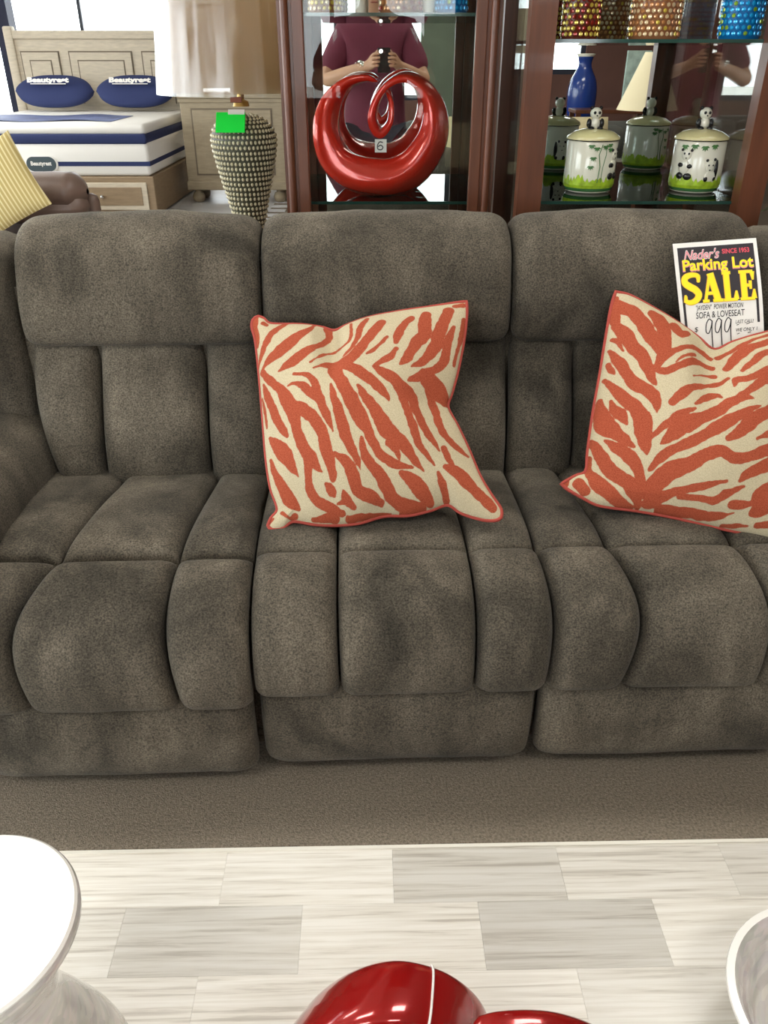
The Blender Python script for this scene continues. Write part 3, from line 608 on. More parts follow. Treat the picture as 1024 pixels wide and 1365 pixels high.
# handwriting
def hand(txt, s0, s1, t0, t1, bold, shear=.15): card_text('handwriting', txt, s0, s1, t0, t1, M_ink, 1, bold, shear)
hand('"JAYDEN"  POWER MOTION', .20, .77, .745, .805, .004, .25)
hand('SOFA & LOVESEAT', .19, .78, .825, .905, .004, .12)
hand('LAST CALL!', .66, .88, .955, 1.0, .004, .2); hand('WE ONLY 1', .66, .92, 1.055, 1.10, .004, .2); hand('$', .155, .20, 1.0, 1.06, .0)
mb = MB()
for c0 in (.30, .415, .53):
    stroke(mb, catmull([(c0 + .075, .945), (c0 + .045, .92), (c0 + .005, .98), (c0 - .005, 1.07), (c0 + .025, 1.09), (c0 + .06, 1.02), (c0 + .08, .94)], 5), .012)
    stroke(mb, catmull([(c0 + .08, .94), (c0 + .065, 1.08), (c0 + .06, 1.30)], 5), .013)
for a, b2, t in ((.67, .70, 1.02), (.79, .83, 1.015), (.67, .70, 1.13), (.80, .84, 1.125)): stroke(mb, [(a, t), (b2, t - .01)], .008)
on_card('handwritten_price', mb, M_ink, 1)

# ---------------------------------------------------------------- glass curio cabinets
def glass_shelf(parent, x0, x1, y0, y1, z):
    o = obj('glass_shelf', MB().box(x0, x1, y0, y1, z - .008, z), M_shelf, parent)
    obj('shelf_edge', MB().box(x0, x1, y0 - .0015, y0, z - .008, z), M_edge, o)


def curio(label, x0, x1, y0, y1, top, shelves, pw, base):
    cx, cy = (x0 + x1) / 2, (y0 + y1) / 2
    t = thing('curio_cabinet', label, 'cabinet', (cx, cy, 0)); a, b = x0 - cx, x1 - cx; f, k = y0 - cy, y1 - cy
    for sx in (a, b - pw):
        mb = MB().box(sx, sx + pw, f, f + pw * .8, base, top - .06)
        if pw < .05: mb.tube([(sx + pw / 2, f - .002, base), (sx + pw / 2, f - .002, top - .06)], pw * .3, 10)
        obj('front_post', mb, M_cherry, t, True, 40)
        obj('rear_post', MB().box(sx, sx + pw, k - .04, k, base, top - .06), M_cherry, t)
    obj('base_cabinet', MB().box(a, b, f, k, .08, base, .006).box(a + .02, b - .02, f + .02, k - .02, .001, .08), M_cherry, t)
    for i in (0, 1):
        m = (a + b) / 2; u0, u1 = (a + .04, m - .01) if i == 0 else (m + .01, b - .04)
        dr = obj('base_door', MB().box(u0, u1, f - .012, f, .12, base - .04, .004), M_cherry, t); obj('knob', MB().ball(((u1 - .03) if i == 0 else u0 + .03, f - .022, base - .2), .012), M_chrome, dr)
    obj('top_cornice', MB().box(a - .02, b + .02, f - .02, k, top - .06, top, .012), M_cherry, t)
    obj('back_panel', MB().box(a, b, k - .012, k, base, top - .06), M_cherry, t)
    obj('mirror_back', MB().box(a + pw * .6, b - pw * .6, k - .045, k - .041, base + .005, top - .07), M_mirror, t)
    for nm, sx in (('side_glass', a + pw * .5), ('side_glass', b - pw * .5)):
        obj(nm, MB().box(sx - .002, sx + .002, f + pw * .8, k - .042, base + .03, top - .09), M_glass, t)
        for za, zb in ((base, base + .03), (top - .09, top - .06)): obj('side_rail', MB().box(sx - .012, sx + .012, f + pw * .8, k - .042, za, zb), M_cherry, t)
    for z in shelves: glass_shelf(t, a + pw * .6, b - pw * .6, f + .045, k - .046, z)
    return t, cx, cy, a, b, f, k


t1, cx, cy, a, b, f, k = curio('narrow cherry curio cabinet with mirror back holding the red heart sculpture', -.268, .296, 2.36, 2.74, 2.02, (.995, 1.447), .036, .62)
# framed glass door of the narrow cabinet
dm = MB()
for sx in (a + .036, b - .036 - .03): dm.box(sx, sx + .03, f - .006, f + .016, .63, 1.95, .003)
dm.box(a + .066, b - .066, f - .006, f + .016, .63, .67).box(a + .066, b - .066, f - .006, f + .016, 1.91, 1.95)
dr = obj('door', dm, M_cherry, t1); obj('door_glass', MB().box(a + .066, b - .066, f + .003, f + .007, .67, 1.91), M_glass, dr)

t2, *_ = curio('wide cherry curio cabinet with mirror back holding the two panda jars', .342, .975, 2.20, 2.72, 2.02, (1.02, 1.387), .062, .66)

# ---------------------------------------------------------------- red heart sculptures
HP = [(-.05, 1.60), (-.24, 1.64), (-.52, 1.56), (-.76, 1.30), (-.84, .96), (-.74, .60), (-.49, .37), (-.13, .27), (.24, .28), (.56, .47), (.79, .83), (.81, 1.22), (.64, 1.52), (.37, 1.66), (.11, 1.57), (-.07, 1.35), (-.13, 1.10), (-.02, .92), (.13, 1.06), (.15, 1.32), (.07, 1.48)]
HT = [.07, .10, .15, .25, .35, .46, .52, .52, .48, .42, .35, .25, .15, .12, .11, .10, .12, .13, .10, .08, .05]      # radial thickness
HD = [.22, .32, .42, .50, .55, .62, .70, .74, .74, .70, .62, .54, .46, .40, .34, .30, .30, .30, .26, .20, .12]        # depth
HY = [.10, .10, .08, .04, .0, .0, .0, .0, .0, 0, 0, 0, -.02, -.06, -.11, -.15, -.16, -.14, -.10, -.05, -.02]
HA = [0, 5, 12, 18, 14, 4, -8, -18, -26, -30, -30, -26, -18, -10, 0, 8, 12, 10, 0, 0, 0]                               # twist of the ribbon


def heart(label, loc, rz, s, group=None, m=None, string=None):
    t = thing('heart_sculpture', label, 'sculpture', loc, rz, group)
    D = catmull(np.array([[p[0], p[1], a, b, c, d] for p, a, b, c, d in zip(HP, HT, HD, HY, HA)]), 9)
    W = []
    n = len(D)
    for i, (x, z, th, dp, yo, tw) in enumerate(D):
        p0, p1 = D[max(i - 1, 0)], D[min(i + 1, n - 1)]; tx, tz = p1[0] - p0[0], p1[1] - p0[1]; l = math.hypot(tx, tz); nx, nz = tz / l, -tx / l
        cap = max(.03, min(1, i / 4, (n - 1 - i) / 4)) ** .5; ring = []
        for q in np.linspace(0, 2 * math.pi, 29):
            ca, sa = math.cos(q), math.sin(q); e = .62
            u = th / 2 * cap * abs(ca) ** e * np.sign(ca); v = dp / 2 * cap * abs(sa) ** e * np.sign(sa)
            w = R(tw); u, v = u * math.cos(w) - v * math.sin(w), u * math.sin(w) + v * math.cos(w)
            ring.append((s * (x + nx * u), s * (yo + v), s * max(.0, z + nz * u)))
        W.append(ring)
    obj('ribbon', MB().grid(np.array(W)), m or M_red, t, True, 60)
    if string:
        r = np.array(W[string][:-1]); c = r.mean(0); o = obj('tag_string', MB().tube([tuple(c + (p - c) * 1.03 + np.array((.0, .0, .001))) for p in r], .0016, 6, True), M_paper, t, True); o['label'] = 'white string looped around the ribbon'
    return t


h1 = heart('glossy red open heart sculpture on the glass shelf of the narrow curio', (-.008, 2.50, .9955), 0, .184)
tg = obj('price_tag', MB().box(-.017, .015, -.078, -.076, .124, .157), M_paper, h1); tg['label'] = 'small white price tag with a black mark'
sm = MB(); stroke(sm, catmull([(.008, .152), (-.004, .154), (-.012, .142), (-.010, .130), (.002, .128), (.008, .136), (.0, .143), (-.010, .138)], 5), .0035)
sm.v = [(x * .75 - .001, -.0785, .14 + (z - .14) * .75) for x, z, _ in sm.v]; obj('tag_mark', sm, M_ink, tg)
HS = .222
h2 = heart('large red heart sculpture with a white string standing on the marble floor tiles', (.085, .533, .001), R(172), HS, None, M_red2, 124)

# ---------------------------------------------------------------- panda jars
def jar(label, loc, turn, pandas, bamboo, sprigs):
    t = thing('cookie_jar', label, 'jar', loc, R(turn), 'panda cookie jars'); r = .069
    prof = [(.052, 0), (.062, .004), (.067, .018), (.069, .04), (.0685, .128), (.066, .132), (.0, .132)]
    obj('jar_body', MB().lathe(prof[:-1], 40), M_cer, t, True, 50)
    lid = obj('lid', MB().lathe([(.0705, .132), (.072, .136), (.070, .141), (.052, .152), (.030, .158), (.004, .160)], 40), mat('cream_lid', lin(226, 214, 160), .15, coat=.5), t, True, 50)
    obj('lid_line', MB().lathe([(.0706, .1315), (.0716, .1335), (.0706, .1355)], 40, caps=False), M_dk, lid, True)
    # seated panda as the knob of the lid
    kn = obj('panda_knob', MB().ball((0, 0, .196), (.016, .015, .015), 14, 10).ball((0, -.002, .172), (.013, .012, .016)), M_cer, t, True)
    obj('panda_markings', MB().ball((-.012, 0, .209), .005).ball((.012, 0, .209), .005).ball((-.006, -.0135, .198), (.004, .003, .004), 8, 6).ball((.006, -.0135, .198), (.004, .003, .004), 8, 6).ball((0, -.0155, .191), .002, 8, 6)
        .ball((-.017, -.004, .172), (.007, .007, .012)).ball((.017, -.004, .172), (.007, .007, .012)).ball((-.012, -.014, .160), (.008, .009, .006)).ball((.012, -.014, .160), (.008, .009, .006)), M_dk, kn, True)
    def on(th, z, d=.0008): a = R(th - 90); return ((r + d) * math.cos(a), (r + d) * math.sin(a), z)
    # painted grass at the foot
    gm = MB(); rr = random.Random(3)
    n = 90; v = []
    for i in range(n):
        th = i * 360 / n; v += [on(th, .012, -.0035), on(th, .022, .0003), on(th, .030 + .020 * rr.random(), .0006)]
    gm.add(v, [q for i in range(n) for q in ((3 * i, 3 * ((i + 1) % n), 3 * ((i + 1) % n) + 1, 3 * i + 1), (3 * i + 1, 3 * ((i + 1) % n) + 1, 3 * ((i + 1) % n) + 2, 3 * i + 2))]); obj('painted_grass', gm, M_lime, t)
    bm_ = MB().lathe([(.0535, .0015), (.0635, .006), (.0672, .014)], 40, caps=False); obj('green_foot_band', bm_, mat('foot_green', lin(70, 120, 70), .2, coat=.5), t, True)
    lf = MB()
    def leaf(th, z, dth, dz, w):
        # one painted bamboo leaf
        p = [on(th, z), on(th + dth * .5 - dz * w, z + dz * .5 + .0012 * w), on(th + dth, z + dz), on(th + dth * .5 + dz * w, z + dz * .5 - .0012 * w)]
        lf.add(p, [(0, 1, 2, 3)])
    for th0 in bamboo:
        lf.tube([on(th0, .03), on(th0 + 3, .07), on(th0 - 2, .10), on(th0 + 4, .125)], .0011, 6)
        lf.tube([on(th0 + 8, .03), on(th0 + 10, .07), on(th0 + 15, .10), on(th0 + 14, .125)], .0009, 6)
        for th, z in ((th0 - 8, .118), (th0 + 12, .122), (th0 + 26, .115), (th0 - 14, .094), (th0 - 18, .072), (th0 + 24, .126), (th0 - 20, .124)):
            for q in range(5):
                an = R(200 + q * 36); L = 9
                d = Vector((math.cos(an), math.sin(an))); s = Vector((-d.y, d.x)) * .22
                P = [(0, 0), (d * .5 + s), d, (d * .5 - s)]; lf.add([on(th + L * p[0], z + .0115 * p[1]) for p in P], [(0, 1, 2, 3)])
    for th, z in sprigs:
        for q in range(5):
            an = R(200 + q * 36); d = Vector((math.cos(an), math.sin(an))); s = Vector((-d.y, d.x)) * .22
            lf.add([on(th + 10 * p[0], z + .014 * p[1]) for p in ((0, 0), (d * .5 + s), d, (d * .5 - s))], [(0, 1, 2, 3)])
    stuff(obj('bamboo_relief', lf, M_green, t))
    for th0, kind in pandas:
        wm, bmk = MB(), MB()
        def bl(m, dth, z, rx, rz, d=.003): c = on(th0 + dth, z, 0); a = R(th0 + dth - 90); q = MB().ball((0, 0, 0), (d, rx, rz), 10, 8); q.xf(Matrix.Translation(c) @ Matrix.Rotation(a, 4, 'Z')); m.add(q.v, q.f)
        if kind == 'sit':
            bl(wm, 0, .098, .014, .014); bl(wm, -2, .068, .016, .018)
            for dx, z, rx, rz in ((-11, .110, .004, .004), (11, .110, .004, .004), (-4, .101, .0035, .004), (6, .101, .0035, .004), (1, .090, .0025, .002), (-10, .072, .010, .007), (10, .070, .008, .006), (-10, .045, .011, .009), (9, .044, .012, .009)): bl(bmk, dx, z, rx, rz, .0045)
        else:
            bl(wm, 0, .072, .014, .016); bl(wm, 4, .046, .018, .014)
            for dx, z, rx, rz in ((-8, .086, .004, .004), (10, .088, .004, .004), (-4, .074, .003, .003), (6, .074, .003, .003), (0, .062, .003, .002), (17, .062, .006, .026), (-6, .040, .006, .008), (14, .040, .006, .006)): bl(bmk, dx, z, rx, rz, .0045)
        wp = obj('panda_relief', wm, M_cer, t, True); obj('panda_patches', bmk, M_dk, wp, True)
    return t


jar('panda cookie jar with bamboo on its front, left one in the wide curio', (.572, 2.42, 1.0205), 0, ((50, 'sit'), (175, 'lie')), (6,), ())
jar('panda cookie jar with two pandas on its front, right one in the wide curio', (.868, 2.42, 1.0205), 0, ((-46, 'sit'), (10, 'lie')), (150,), ((-52, .122), (-30, .124), (-8, .121), (14, .124)))

# ---------------------------------------------------------------- mosaic candle glasses on the upper shelves
def candle(label, loc, r, h, cols, seed, group):
    t = thing('mosaic_candle_glass', label, 'candle holder', loc, 0, group); rr = random.Random(seed)
    obj('glass_cup', MB().lathe([(r * .96, 0), (r, .006), (r, h), (r - .004, h), (r - .004, .008)], 28), cols[-1], t, True, 40)
    nr = int(h / .0125); nc = int(2 * math.pi * r / .0135); ms = [MB() for _ in cols[:-1]]
    for j in range(nr):
        for i in range(nc):
            a = 2 * math.pi * (i + .5 * (j % 2)) / nc; z = .012 + j * .0125
            if z > h - .006: continue
            q = MB().lathe([(.0, 0), (.0054, 0), (.0046, .0016), (.0, .0022)], 6, caps=False)
            q.xf(Matrix.Translation((r * math.cos(a), r * math.sin(a), z)) @ Matrix.Rotation(a, 4, 'Z') @ Matrix.Rotation(R(90), 4, 'Y')); k = rr.choices(range(len(ms)), [3, 2, 1][:len(ms)])[0]; ms[k].add(q.v, q.f)
    for m, c in zip(ms, cols): stuff(obj('mosaic_dots', m, c, t))


def mos(n, c, e=0): return mat('mosaic_' + n, c, .12, metal=.35, coat=.6)
mg, mr_, ma, mb_, ml, mc = mos('gold', lin(226, 196, 80)), mos('red', lin(160, 40, 22)), mos('amber', lin(206, 140, 84)), mos('blue', lin(10, 160, 226)), mos('lime', lin(120, 160, 40)), mos('champagne', lin(236, 206, 160))
cup_r, cup_a, cup_b, cup_w = mat('cup_red', lin(92, 40, 24), .2), mat('cup_amber', lin(140, 92, 60), .2), mat('cup_blue', lin(8, 92, 150), .2), mat('cup_white', lin(226, 220, 206), .3)
candle('red and gold mosaic candle glass on the wide curio upper shelf', (.505, 2.42, 1.3875), .048, .12, (mg, mr_, mg, cup_r), 1, 'mosaic candle glasses')
candle('champagne mosaic candle glass on the wide curio upper shelf', (.695, 2.42, 1.3875), .064, .12, (mc, ma, mg, cup_a), 2, 'mosaic candle glasses')
candle('bright blue mosaic candle glass on the wide curio upper shelf', (.884, 2.335, 1.3875), .050, .12, (mb_, mb_, ml, cup_b), 3, 'mosaic candle glasses')
candle('pale gold mosaic candle glass at left of the narrow curio upper shelf', (-.155, 2.52, 1.4475), .045, .12, (mc, mg, mg, cup_a), 4, 'mosaic candle glasses')
candle('copper mosaic candle glass in the middle of the narrow curio upper shelf', (.045, 2.52, 1.4475), .058, .12, (ma, mr_, mc, cup_a), 5, 'mosaic candle glasses')
candle('blue mosaic candle glass at right of the narrow curio upper shelf', (.178, 2.50, 1.4475), .042, .12, (mb_, mb_, ml, cup_b), 6, 'mosaic candle glasses')
for i, x in enumerate((-.062, .118)):
    t = thing('pillar_candle', ('slim white candle beside the pale gold mosaic glass', 'slim white candle beside the blue mosaic glass')[i], 'candle', (x, 2.51, 1.4475), 0, 'white candles')
    obj('wax', MB().lathe([(.015, 0), (.015, .10), (.012, .103)], 18), cup_w, t, True, 40); obj('wick', MB().tube([(0, 0, .103), (.001, 0, .114)], .0012, 6), M_dk, t)

# ---------------------------------------------------------------- table lamp on an end table, behind the sofa
LX, LY = -.482, 3.045
et = thing('end_table', 'dark wooden end table under the beaded lamp', 'table', (LX, LY, 0))
obj('table_top', MB().box(-.25, .25, -.25, .25, .66, .69, .006), M_cherry, et)
for sx in (-.21, .21):
    for sy in (-.21, .21): obj('leg', MB().box(sx - .02, sx + .02, sy - .02, sy + .02, .001, .66), M_cherry, et)
lamp = thing('table_lamp', 'table lamp with beaded vase base and tan drum shade in plastic wrap', 'lamp', (LX, LY, .691))
vp = .945 * catmull([(.058, 0), (.060, .03), (.050, .06), (.050, .10), (.068, .20), (.090, .29), (.108, .37), (.116, .42), (.112, .455), (.092, .485), (.060, .505), (.026, .512)], 6)
obj('vase_body', MB().lathe([tuple(p) for p in vp], 40), mat('vase_dark', lin(70, 70, 54), .5), lamp, True)
bd_ = MB(); s = 0
PV, LV = resample(vp, np.linspace(0, 1, 400)); rows_ = int(LV / .0165)
for j in range(rows_):
    r_, z_ = PV[int((j + .5) / rows_ * 399)]
    if z_ > .502: continue
    n = max(8, int(2 * math.pi * r_ / .0145))
    for i in range(n):
        a = 2 * math.pi * (i + .5 * (j % 2)) / n; bd_.ball((r_ * math.cos(a), r_ * math.sin(a), z_), (.0052, .0052, .0062), 6, 5)
stuff(obj('beads', bd_, mat('bead_cream', lin(206, 198, 164), .35, coat=.3), lamp, True))
obj('neck', MB().lathe([(.028, .51), (.024, .525), (.012, .53), (.010, .60), (.010, .70)], 20), mat('brass', lin(190, 160, 96), .3, metal=.8), lamp, True, 40)
obj('bulb', MB().ball((0, 0, .72), (.03, .03, .045)), mat('bulb_glass', lin(240, 236, 226), .3), lamp, True)


def shade_mat():
    m = bpy.data.materials.new('tan_shade'); m.use_nodes = True; N = m.node_tree.nodes; L = m.node_tree.links; p = N['Principled BSDF']
    p.inputs['Base Color'].default_value = lin(190, 162, 126); p.inputs['Roughness'].default_value = .8
    tr = N.new('ShaderNodeBsdfTranslucent'); tr.inputs['Color'].default_value = lin(226, 200, 160); mx = N.new('ShaderNodeMixShader'); mx.inputs[0].default_value = .55
    L.new(p.outputs[0], mx.inputs[1]); L.new(tr.outputs[0], mx.inputs[2]); m2 = N.new('ShaderNodeMixShader'); m2.inputs[0].default_value = .35; tp = N.new('ShaderNodeBsdfTransparent'); L.new(mx.outputs[0], m2.inputs[1]); L.new(tp.outputs[0], m2.inputs[2]); L.new(m2.outputs[0], N['Material Output'].inputs['Surface']); return m


obj('lamp_shade', MB().lathe([(.262, .556), (.236, .86), (.233, .86), (.259, .556)], 56, caps=False), shade_mat(), lamp, True, 40)
obj('shade_spider', MB().tube([(-.23, 0, .80), (.23, 0, .80)], .003, 6).tube([(0, -.23, .80), (0, .23, .80)], .003, 6).tube([(0, 0, .70), (0, 0, .81)], .004, 6), M_chrome, lamp)
W = []
for i, z in enumerate(np.linspace(.548, .87, 30)):
    ring = []
    for j, a in enumerate(np.linspace(0, 2 * math.pi, 121)):
        r_ = .270 - .028 * (z - .556) / .3; aa = a % (2 * math.pi - 1e-9)
        r_ += .010 * abs(mnoise.noise(Vector((math.cos(aa) * 6, math.sin(aa) * 6, z * 1.5)))) + .003 * mnoise.noise(Vector((math.cos(aa) * 19, math.sin(aa) * 19, z * 5)))
        ring.append((r_ * math.cos(aa), r_ * math.sin(aa), z))
    W.append(ring)
pw_ = obj('plastic_wrap', MB().grid(np.array(W)), glass_mat('plastic_film', (.98, .98, .97, 1), 3.0, .22), lamp, True); pw_['label'] = 'clear plastic wrap around the shade'
gt = MB().box(-.062, .034, -.002, .002, -.036, .036, .0015); gt.xf(Matrix.Translation((-.008, -.112, .468)) @ Matrix.Rotation(R(-38), 4, 'X')); gto = obj('green_price_tag', gt, mat('neon_green', (.0, .86, .06, 1), .6), lamp); gto['label'] = 'bright green price tag with a white strip'
gw = MB().box(-.026, .028, -.004, .004, .018, .034); gw.xf(Matrix.Translation((-.004, -.108, .476)) @ Matrix.Rotation(R(-38), 4, 'X')); obj('tag_strip', gw, M_paper, gto)
gp = MB().box(-.02, .016, -.003, .003, .036, .052); gp.xf(Matrix.Translation((.0, -.103, .492)) @ Matrix.Rotation(R(-20), 4, 'X')); obj('tag_loop', gp, mat('brown_tag', lin(150, 92, 76), .6), gto)

# ---------------------------------------------------------------- bed with storage base
BY0, BY1 = 8.0, 10.05; BX0, BX1 = -4.02, -2.13
bed = thing('king_bed', 'greywashed panel bed with drawers in the base beside the shop windows', 'bed', ((BX0 + BX1) / 2, (BY0 + BY1) / 2, 0))
hw, hd = (BX1 - BX0) / 2, (BY1 - BY0) / 2
obj('bed_base', MB().box(-hw, hw, -hd, hd, .02, .36, .01), M_base, bed)
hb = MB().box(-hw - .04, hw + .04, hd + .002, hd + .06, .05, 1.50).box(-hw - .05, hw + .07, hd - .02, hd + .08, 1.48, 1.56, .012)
obj('headboard', hb, M_wash_lit, bed)
for sx in (-hw - .06, hw + .02): obj('headboard_post', MB().box(sx, sx + .10, hd - .03, hd + .09, .001, 1.60, .02), M_wash_lit, bed, True, 40)
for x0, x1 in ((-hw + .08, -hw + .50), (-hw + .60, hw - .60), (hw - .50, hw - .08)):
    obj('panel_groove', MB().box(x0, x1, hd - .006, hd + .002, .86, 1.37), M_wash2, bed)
    p = obj('headboard_panel', MB().box(x0 + .014, x1 - .014, hd - .014, hd, .86, 1.356), M_wash_lit, bed); obj('panel_groove', MB().box(x0 + .09, x1 - .09, hd - .0165, hd - .0135, .86, 1.285), M_wash2, p); obj('panel_field', MB().box(x0 + .102, x1 - .102, hd - .022, hd - .0155, .86, 1.273), M_wash_lit, p)
for i in range(2):
    x0 = -hw + .06 + i * (hw - .03); d = obj('drawer', MB().box(x0, x0 + hw - .1, -hd - .016, -hd, .07, .31, .006), M_wash_lit, bed)
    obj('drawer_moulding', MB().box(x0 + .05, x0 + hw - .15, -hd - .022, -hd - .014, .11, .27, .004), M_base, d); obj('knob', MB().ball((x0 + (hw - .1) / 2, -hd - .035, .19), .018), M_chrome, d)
mt = thing('mattress', 'white plush mattress with navy side bands on the greywashed bed', 'mattress', ((BX0 + BX1) / 2, (BY0 + BY1) / 2, .361))
def slab(x, y0, y1, z0, z1, b): return MB().box(-x, x, y0, y1, z0, z1, b)
mw = hw - .02
obj('mattress_body', slab(mw, -hd + .01, hd - .04, 0, .29, .035), M_white, mt, True, 50)
obj('navy_band', MB().box(-mw - .004, mw + .004, -hd + .006, hd - .045, .088, .126), M_navy, mt)
obj('navy_band', slab(mw - .005, -hd + .004, hd - .045, .27, .36, .02), M_navy, mt, True, 50)
obj('pillow_top', slab(mw - .004, -hd + .008, hd - .045, .345, .44, .038), M_white, mt, True, 50)
bdg = MB(); pr = []
for i in range(40):
    a = 2 * math.pi * i / 40; pr.append((.07 * math.copysign(1, math.cos(a)) + .065 * math.cos(a), .062 * math.sin(a)))
for z, s in ((0, 1.0), (.006, 1.0)): pass
def plaque(sc, y0, y1):
    m = MB(); n = len(pr); m.add([(x * sc, y0, z * sc) for x, z in pr] + [(x * sc, y1, z * sc) for x, z in pr], [tuple(range(n)), tuple(range(2 * n - 1, n - 1, -1))] + [(i, i + n, (i + 1) % n + n, (i + 1) % n) for i in range(n)]); return m
BXp = -3.14 - (BX0 + BX1) / 2
pq = plaque(1.12, -hd - .001, -hd + .008); pq.xf(Matrix.Translation((BXp, 0, .107))); bdo = obj('badge_rim', pq, M_white, mt)
pq = plaque(1.0, -hd - .006, -hd + .002); pq.xf(Matrix.Translation((BXp, 0, .107))); obj('badge', pq, mat('badge_dark', lin(70, 84, 90), .4), bdo)
def sign_text(txt, size, w, bold, M, m, parent, name='lettering', h=None):
    q = text_mb(txt, size, bold); s = w / q.w; q.v = [(x * s - w / 2, y * (h / .73 / size if h else s), z) for x, y, z in q.v]; q.xf(M); return obj(name, q, m, parent)
sign_text('Beautyrest', .05, .19, .002, Matrix.Translation((BXp, -hd - .0075, .097)) @ Matrix.Rotation(R(90), 4, 'X'), M_paper, bdo, h=.035)
# navy runner printed with light swirls lying near the foot
rn = thing('foot_protector', 'narrow navy protector lying across the foot of the mattress', 'bedding', ((BX0 + BX1) / 2, BY0 + .66, .8035))
W = np.array([[(x, .40 * (2 * q - 1) + .07 * math.sin(x * 7 + q), .006 + .004 * math.sin(x * 9)) for x in np.linspace(-mw, mw - .36 + .05 * 0, 40)] for q in np.linspace(0, 1, 8)]); mm = MB().grid(W)
k = len(mm.v); mm.v += [(x, y, 0) for x, y, z in mm.v]; mm.f += [tuple(i + k for i in q[::-1]) for q in mm.f]; obj('runner_cloth', mm, mat('navy_print', lin(60, 76, 130), .6, var=.35, vscale=5), rn, True)
# bed pillows
def bed_pillow(label, x, w, logo):
    t = thing('bed_pillow', label, 'pillow', (x, BY1 - .30, .862), 0, 'navy pillows on the bed')
    n = 40; u = np.linspace(-1, 1, n); U, V = np.meshgrid(u, u); th = .085 * (np.clip(1 - U ** 4, 0, 1) * np.clip(1 - V ** 2, 0, 1)) ** .5
    X = U * w / 2; T = R(52); sx = 1 - .06 * V * V
    def pos(sgn): yy = V * .185; yy = yy * np.clip(1 - abs(U) ** 2.6, .0, 1) ** .5; return np.stack([X * sx, yy * math.cos(T) - sgn * th * math.sin(T), .185 * math.sin(T) * .9 + yy * math.sin(T) + sgn * th * math.cos(T) * .9], -1)
    mb = MB().grid(pos(1)); mb.grid(pos(-1)[::-1]); o = obj('pillow_cover', mb, M_navy, t, True)
    sign_text('Beautyrest', .1, w * .52, .006, Matrix.Translation((-.02, -.105, .222)) @ Matrix.Rotation(R(66), 4, 'X'), M_paper, o, h=.05)
    ln = MB().box(-w * .22, w * .22, -.001, .001, -.012, -.004); ln.xf(Matrix.Translation((-.02, -.108, .214)) @ Matrix.Rotation(R(-24), 4, 'X')); obj('underline', ln, M_paper, o)
bed_pillow('navy pillow with white lettering at left against the headboard', -3.53, .85, True)
bed_pillow('navy pillow with white lettering at right against the headboard', -2.665, .85, True)

# ---------------------------------------------------------------- greywashed dresser behind the lamp
ds = thing('dresser', 'greywashed dresser with panelled side on bun feet behind the lamp', 'dresser', (-1.50, 9.05, 0)); ds.scale = (1, 1, 1.075)
obj('dresser_body', MB().box(-.50, .50, -.22, .22, .12, .90, .006), M_wash_shaded, ds)
obj('dresser_top', MB().box(-.52, .52, -.24, .24, .90, .935, .006).box(-.51, .51, -.23, .23, .865, .90, .006), M_wash_shaded, ds)
obj('plinth', MB().box(-.51, .51, -.235, .225, .12, .20, .01), M_wash_shaded, ds)
obj('panel_groove', MB().box(-.40, .40, -.224, -.219, .25, .82), M_wash2, ds); pf = obj('side_panel', MB().box(-.385, .385, -.23, -.22, .265, .805, .004), M_wash_shaded, ds); obj('panel_field', MB().box(-.30, .30, -.236, -.226, .33, .74, .004), M_wash_shaded, pf)
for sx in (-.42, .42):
    for sy in (-.15, .15): obj('bun_foot', MB().lathe([(.03, .001), (.055, .02), (.065, .055), (.05, .09), (.03, .10), (.04, .12)], 20, (sx, sy, 0)), M_wash_shaded, ds, True)

# ---------------------------------------------------------------- brown leather loveseat with a striped cushion
lv = thing('leather_loveseat', 'brown leather loveseat with rolled back cushions between the sofa and the bed', 'sofa', (-2.30, 4.65, 0))
obj('seat_base', MB().box(-.62, .62, -.45, .40, .05, .42, .05), M_leather, lv, True, 50)
for i in range(2):
    x0 = -.60 + .60 * i
    obj('seat_cushion', MB().box(x0, x0 + .60, -.48, .18, .36, .455, .045), M_leather, lv, True, 50)
    obj('back_cushion', MB().box(x0, x0 + .60, .14, .36, .50, .67, .08), M_leather, lv, True, 50)
    W = []
    for q in np.linspace(0, 1, 24):
        s = max(.15, min(1, (q / .12) ** .5 if q < .12 else 1, ((1 - q) / .12) ** .5 if q > .88 else 1)) if 0 < q < 1 else .15
        W.append([(x0 + .60 * q, .28 + .15 * s * math.cos(a), .665 + .105 * s * math.sin(a) + .004 * mnoise.noise(Vector((q * 5, a, i)))) for a in np.linspace(0, 2 * math.pi, 25)])
    obj('rolled_top', MB().grid(np.array(W)), M_leather, lv, True)
obj('arm', MB().box(-.80, -.60, -.46, .40, .05, .60, .07), M_leather, lv, True, 50)
obj('arm', MB().box(.60, .70, -.46, .40, .05, .50, .05), M_leather, lv, True, 50)
obj('back_panel', MB().box(-.62, .62, .34, .44, .05, .64, .04), M_leather, lv, True, 50)


def stripe_mat():
    m = mat('yellow_stripe', lin(196, 178, 116), .8); N = m.node_tree.nodes; L = m.node_tree.links
    w = N.new('ShaderNodeTexWave'); w.inputs['Scale'].default_value = 15; w.bands_direction = 'X'; tc = N['Texture Coordinate']; L.new(tc.outputs['Object'], w.inputs['Vector'])
    r = N.new('ShaderNodeValToRGB'); e = r.color_ramp.elements; e[0].position = .55; e[0].color = lin(186, 166, 104); e[1].position = .8; e[1].color = lin(222, 210, 160); L.new(w.outputs['Fac'], r.inputs['Fac']); L.new(r.outputs['Color'], N['Principled BSDF'].inputs['Base Color']); return m


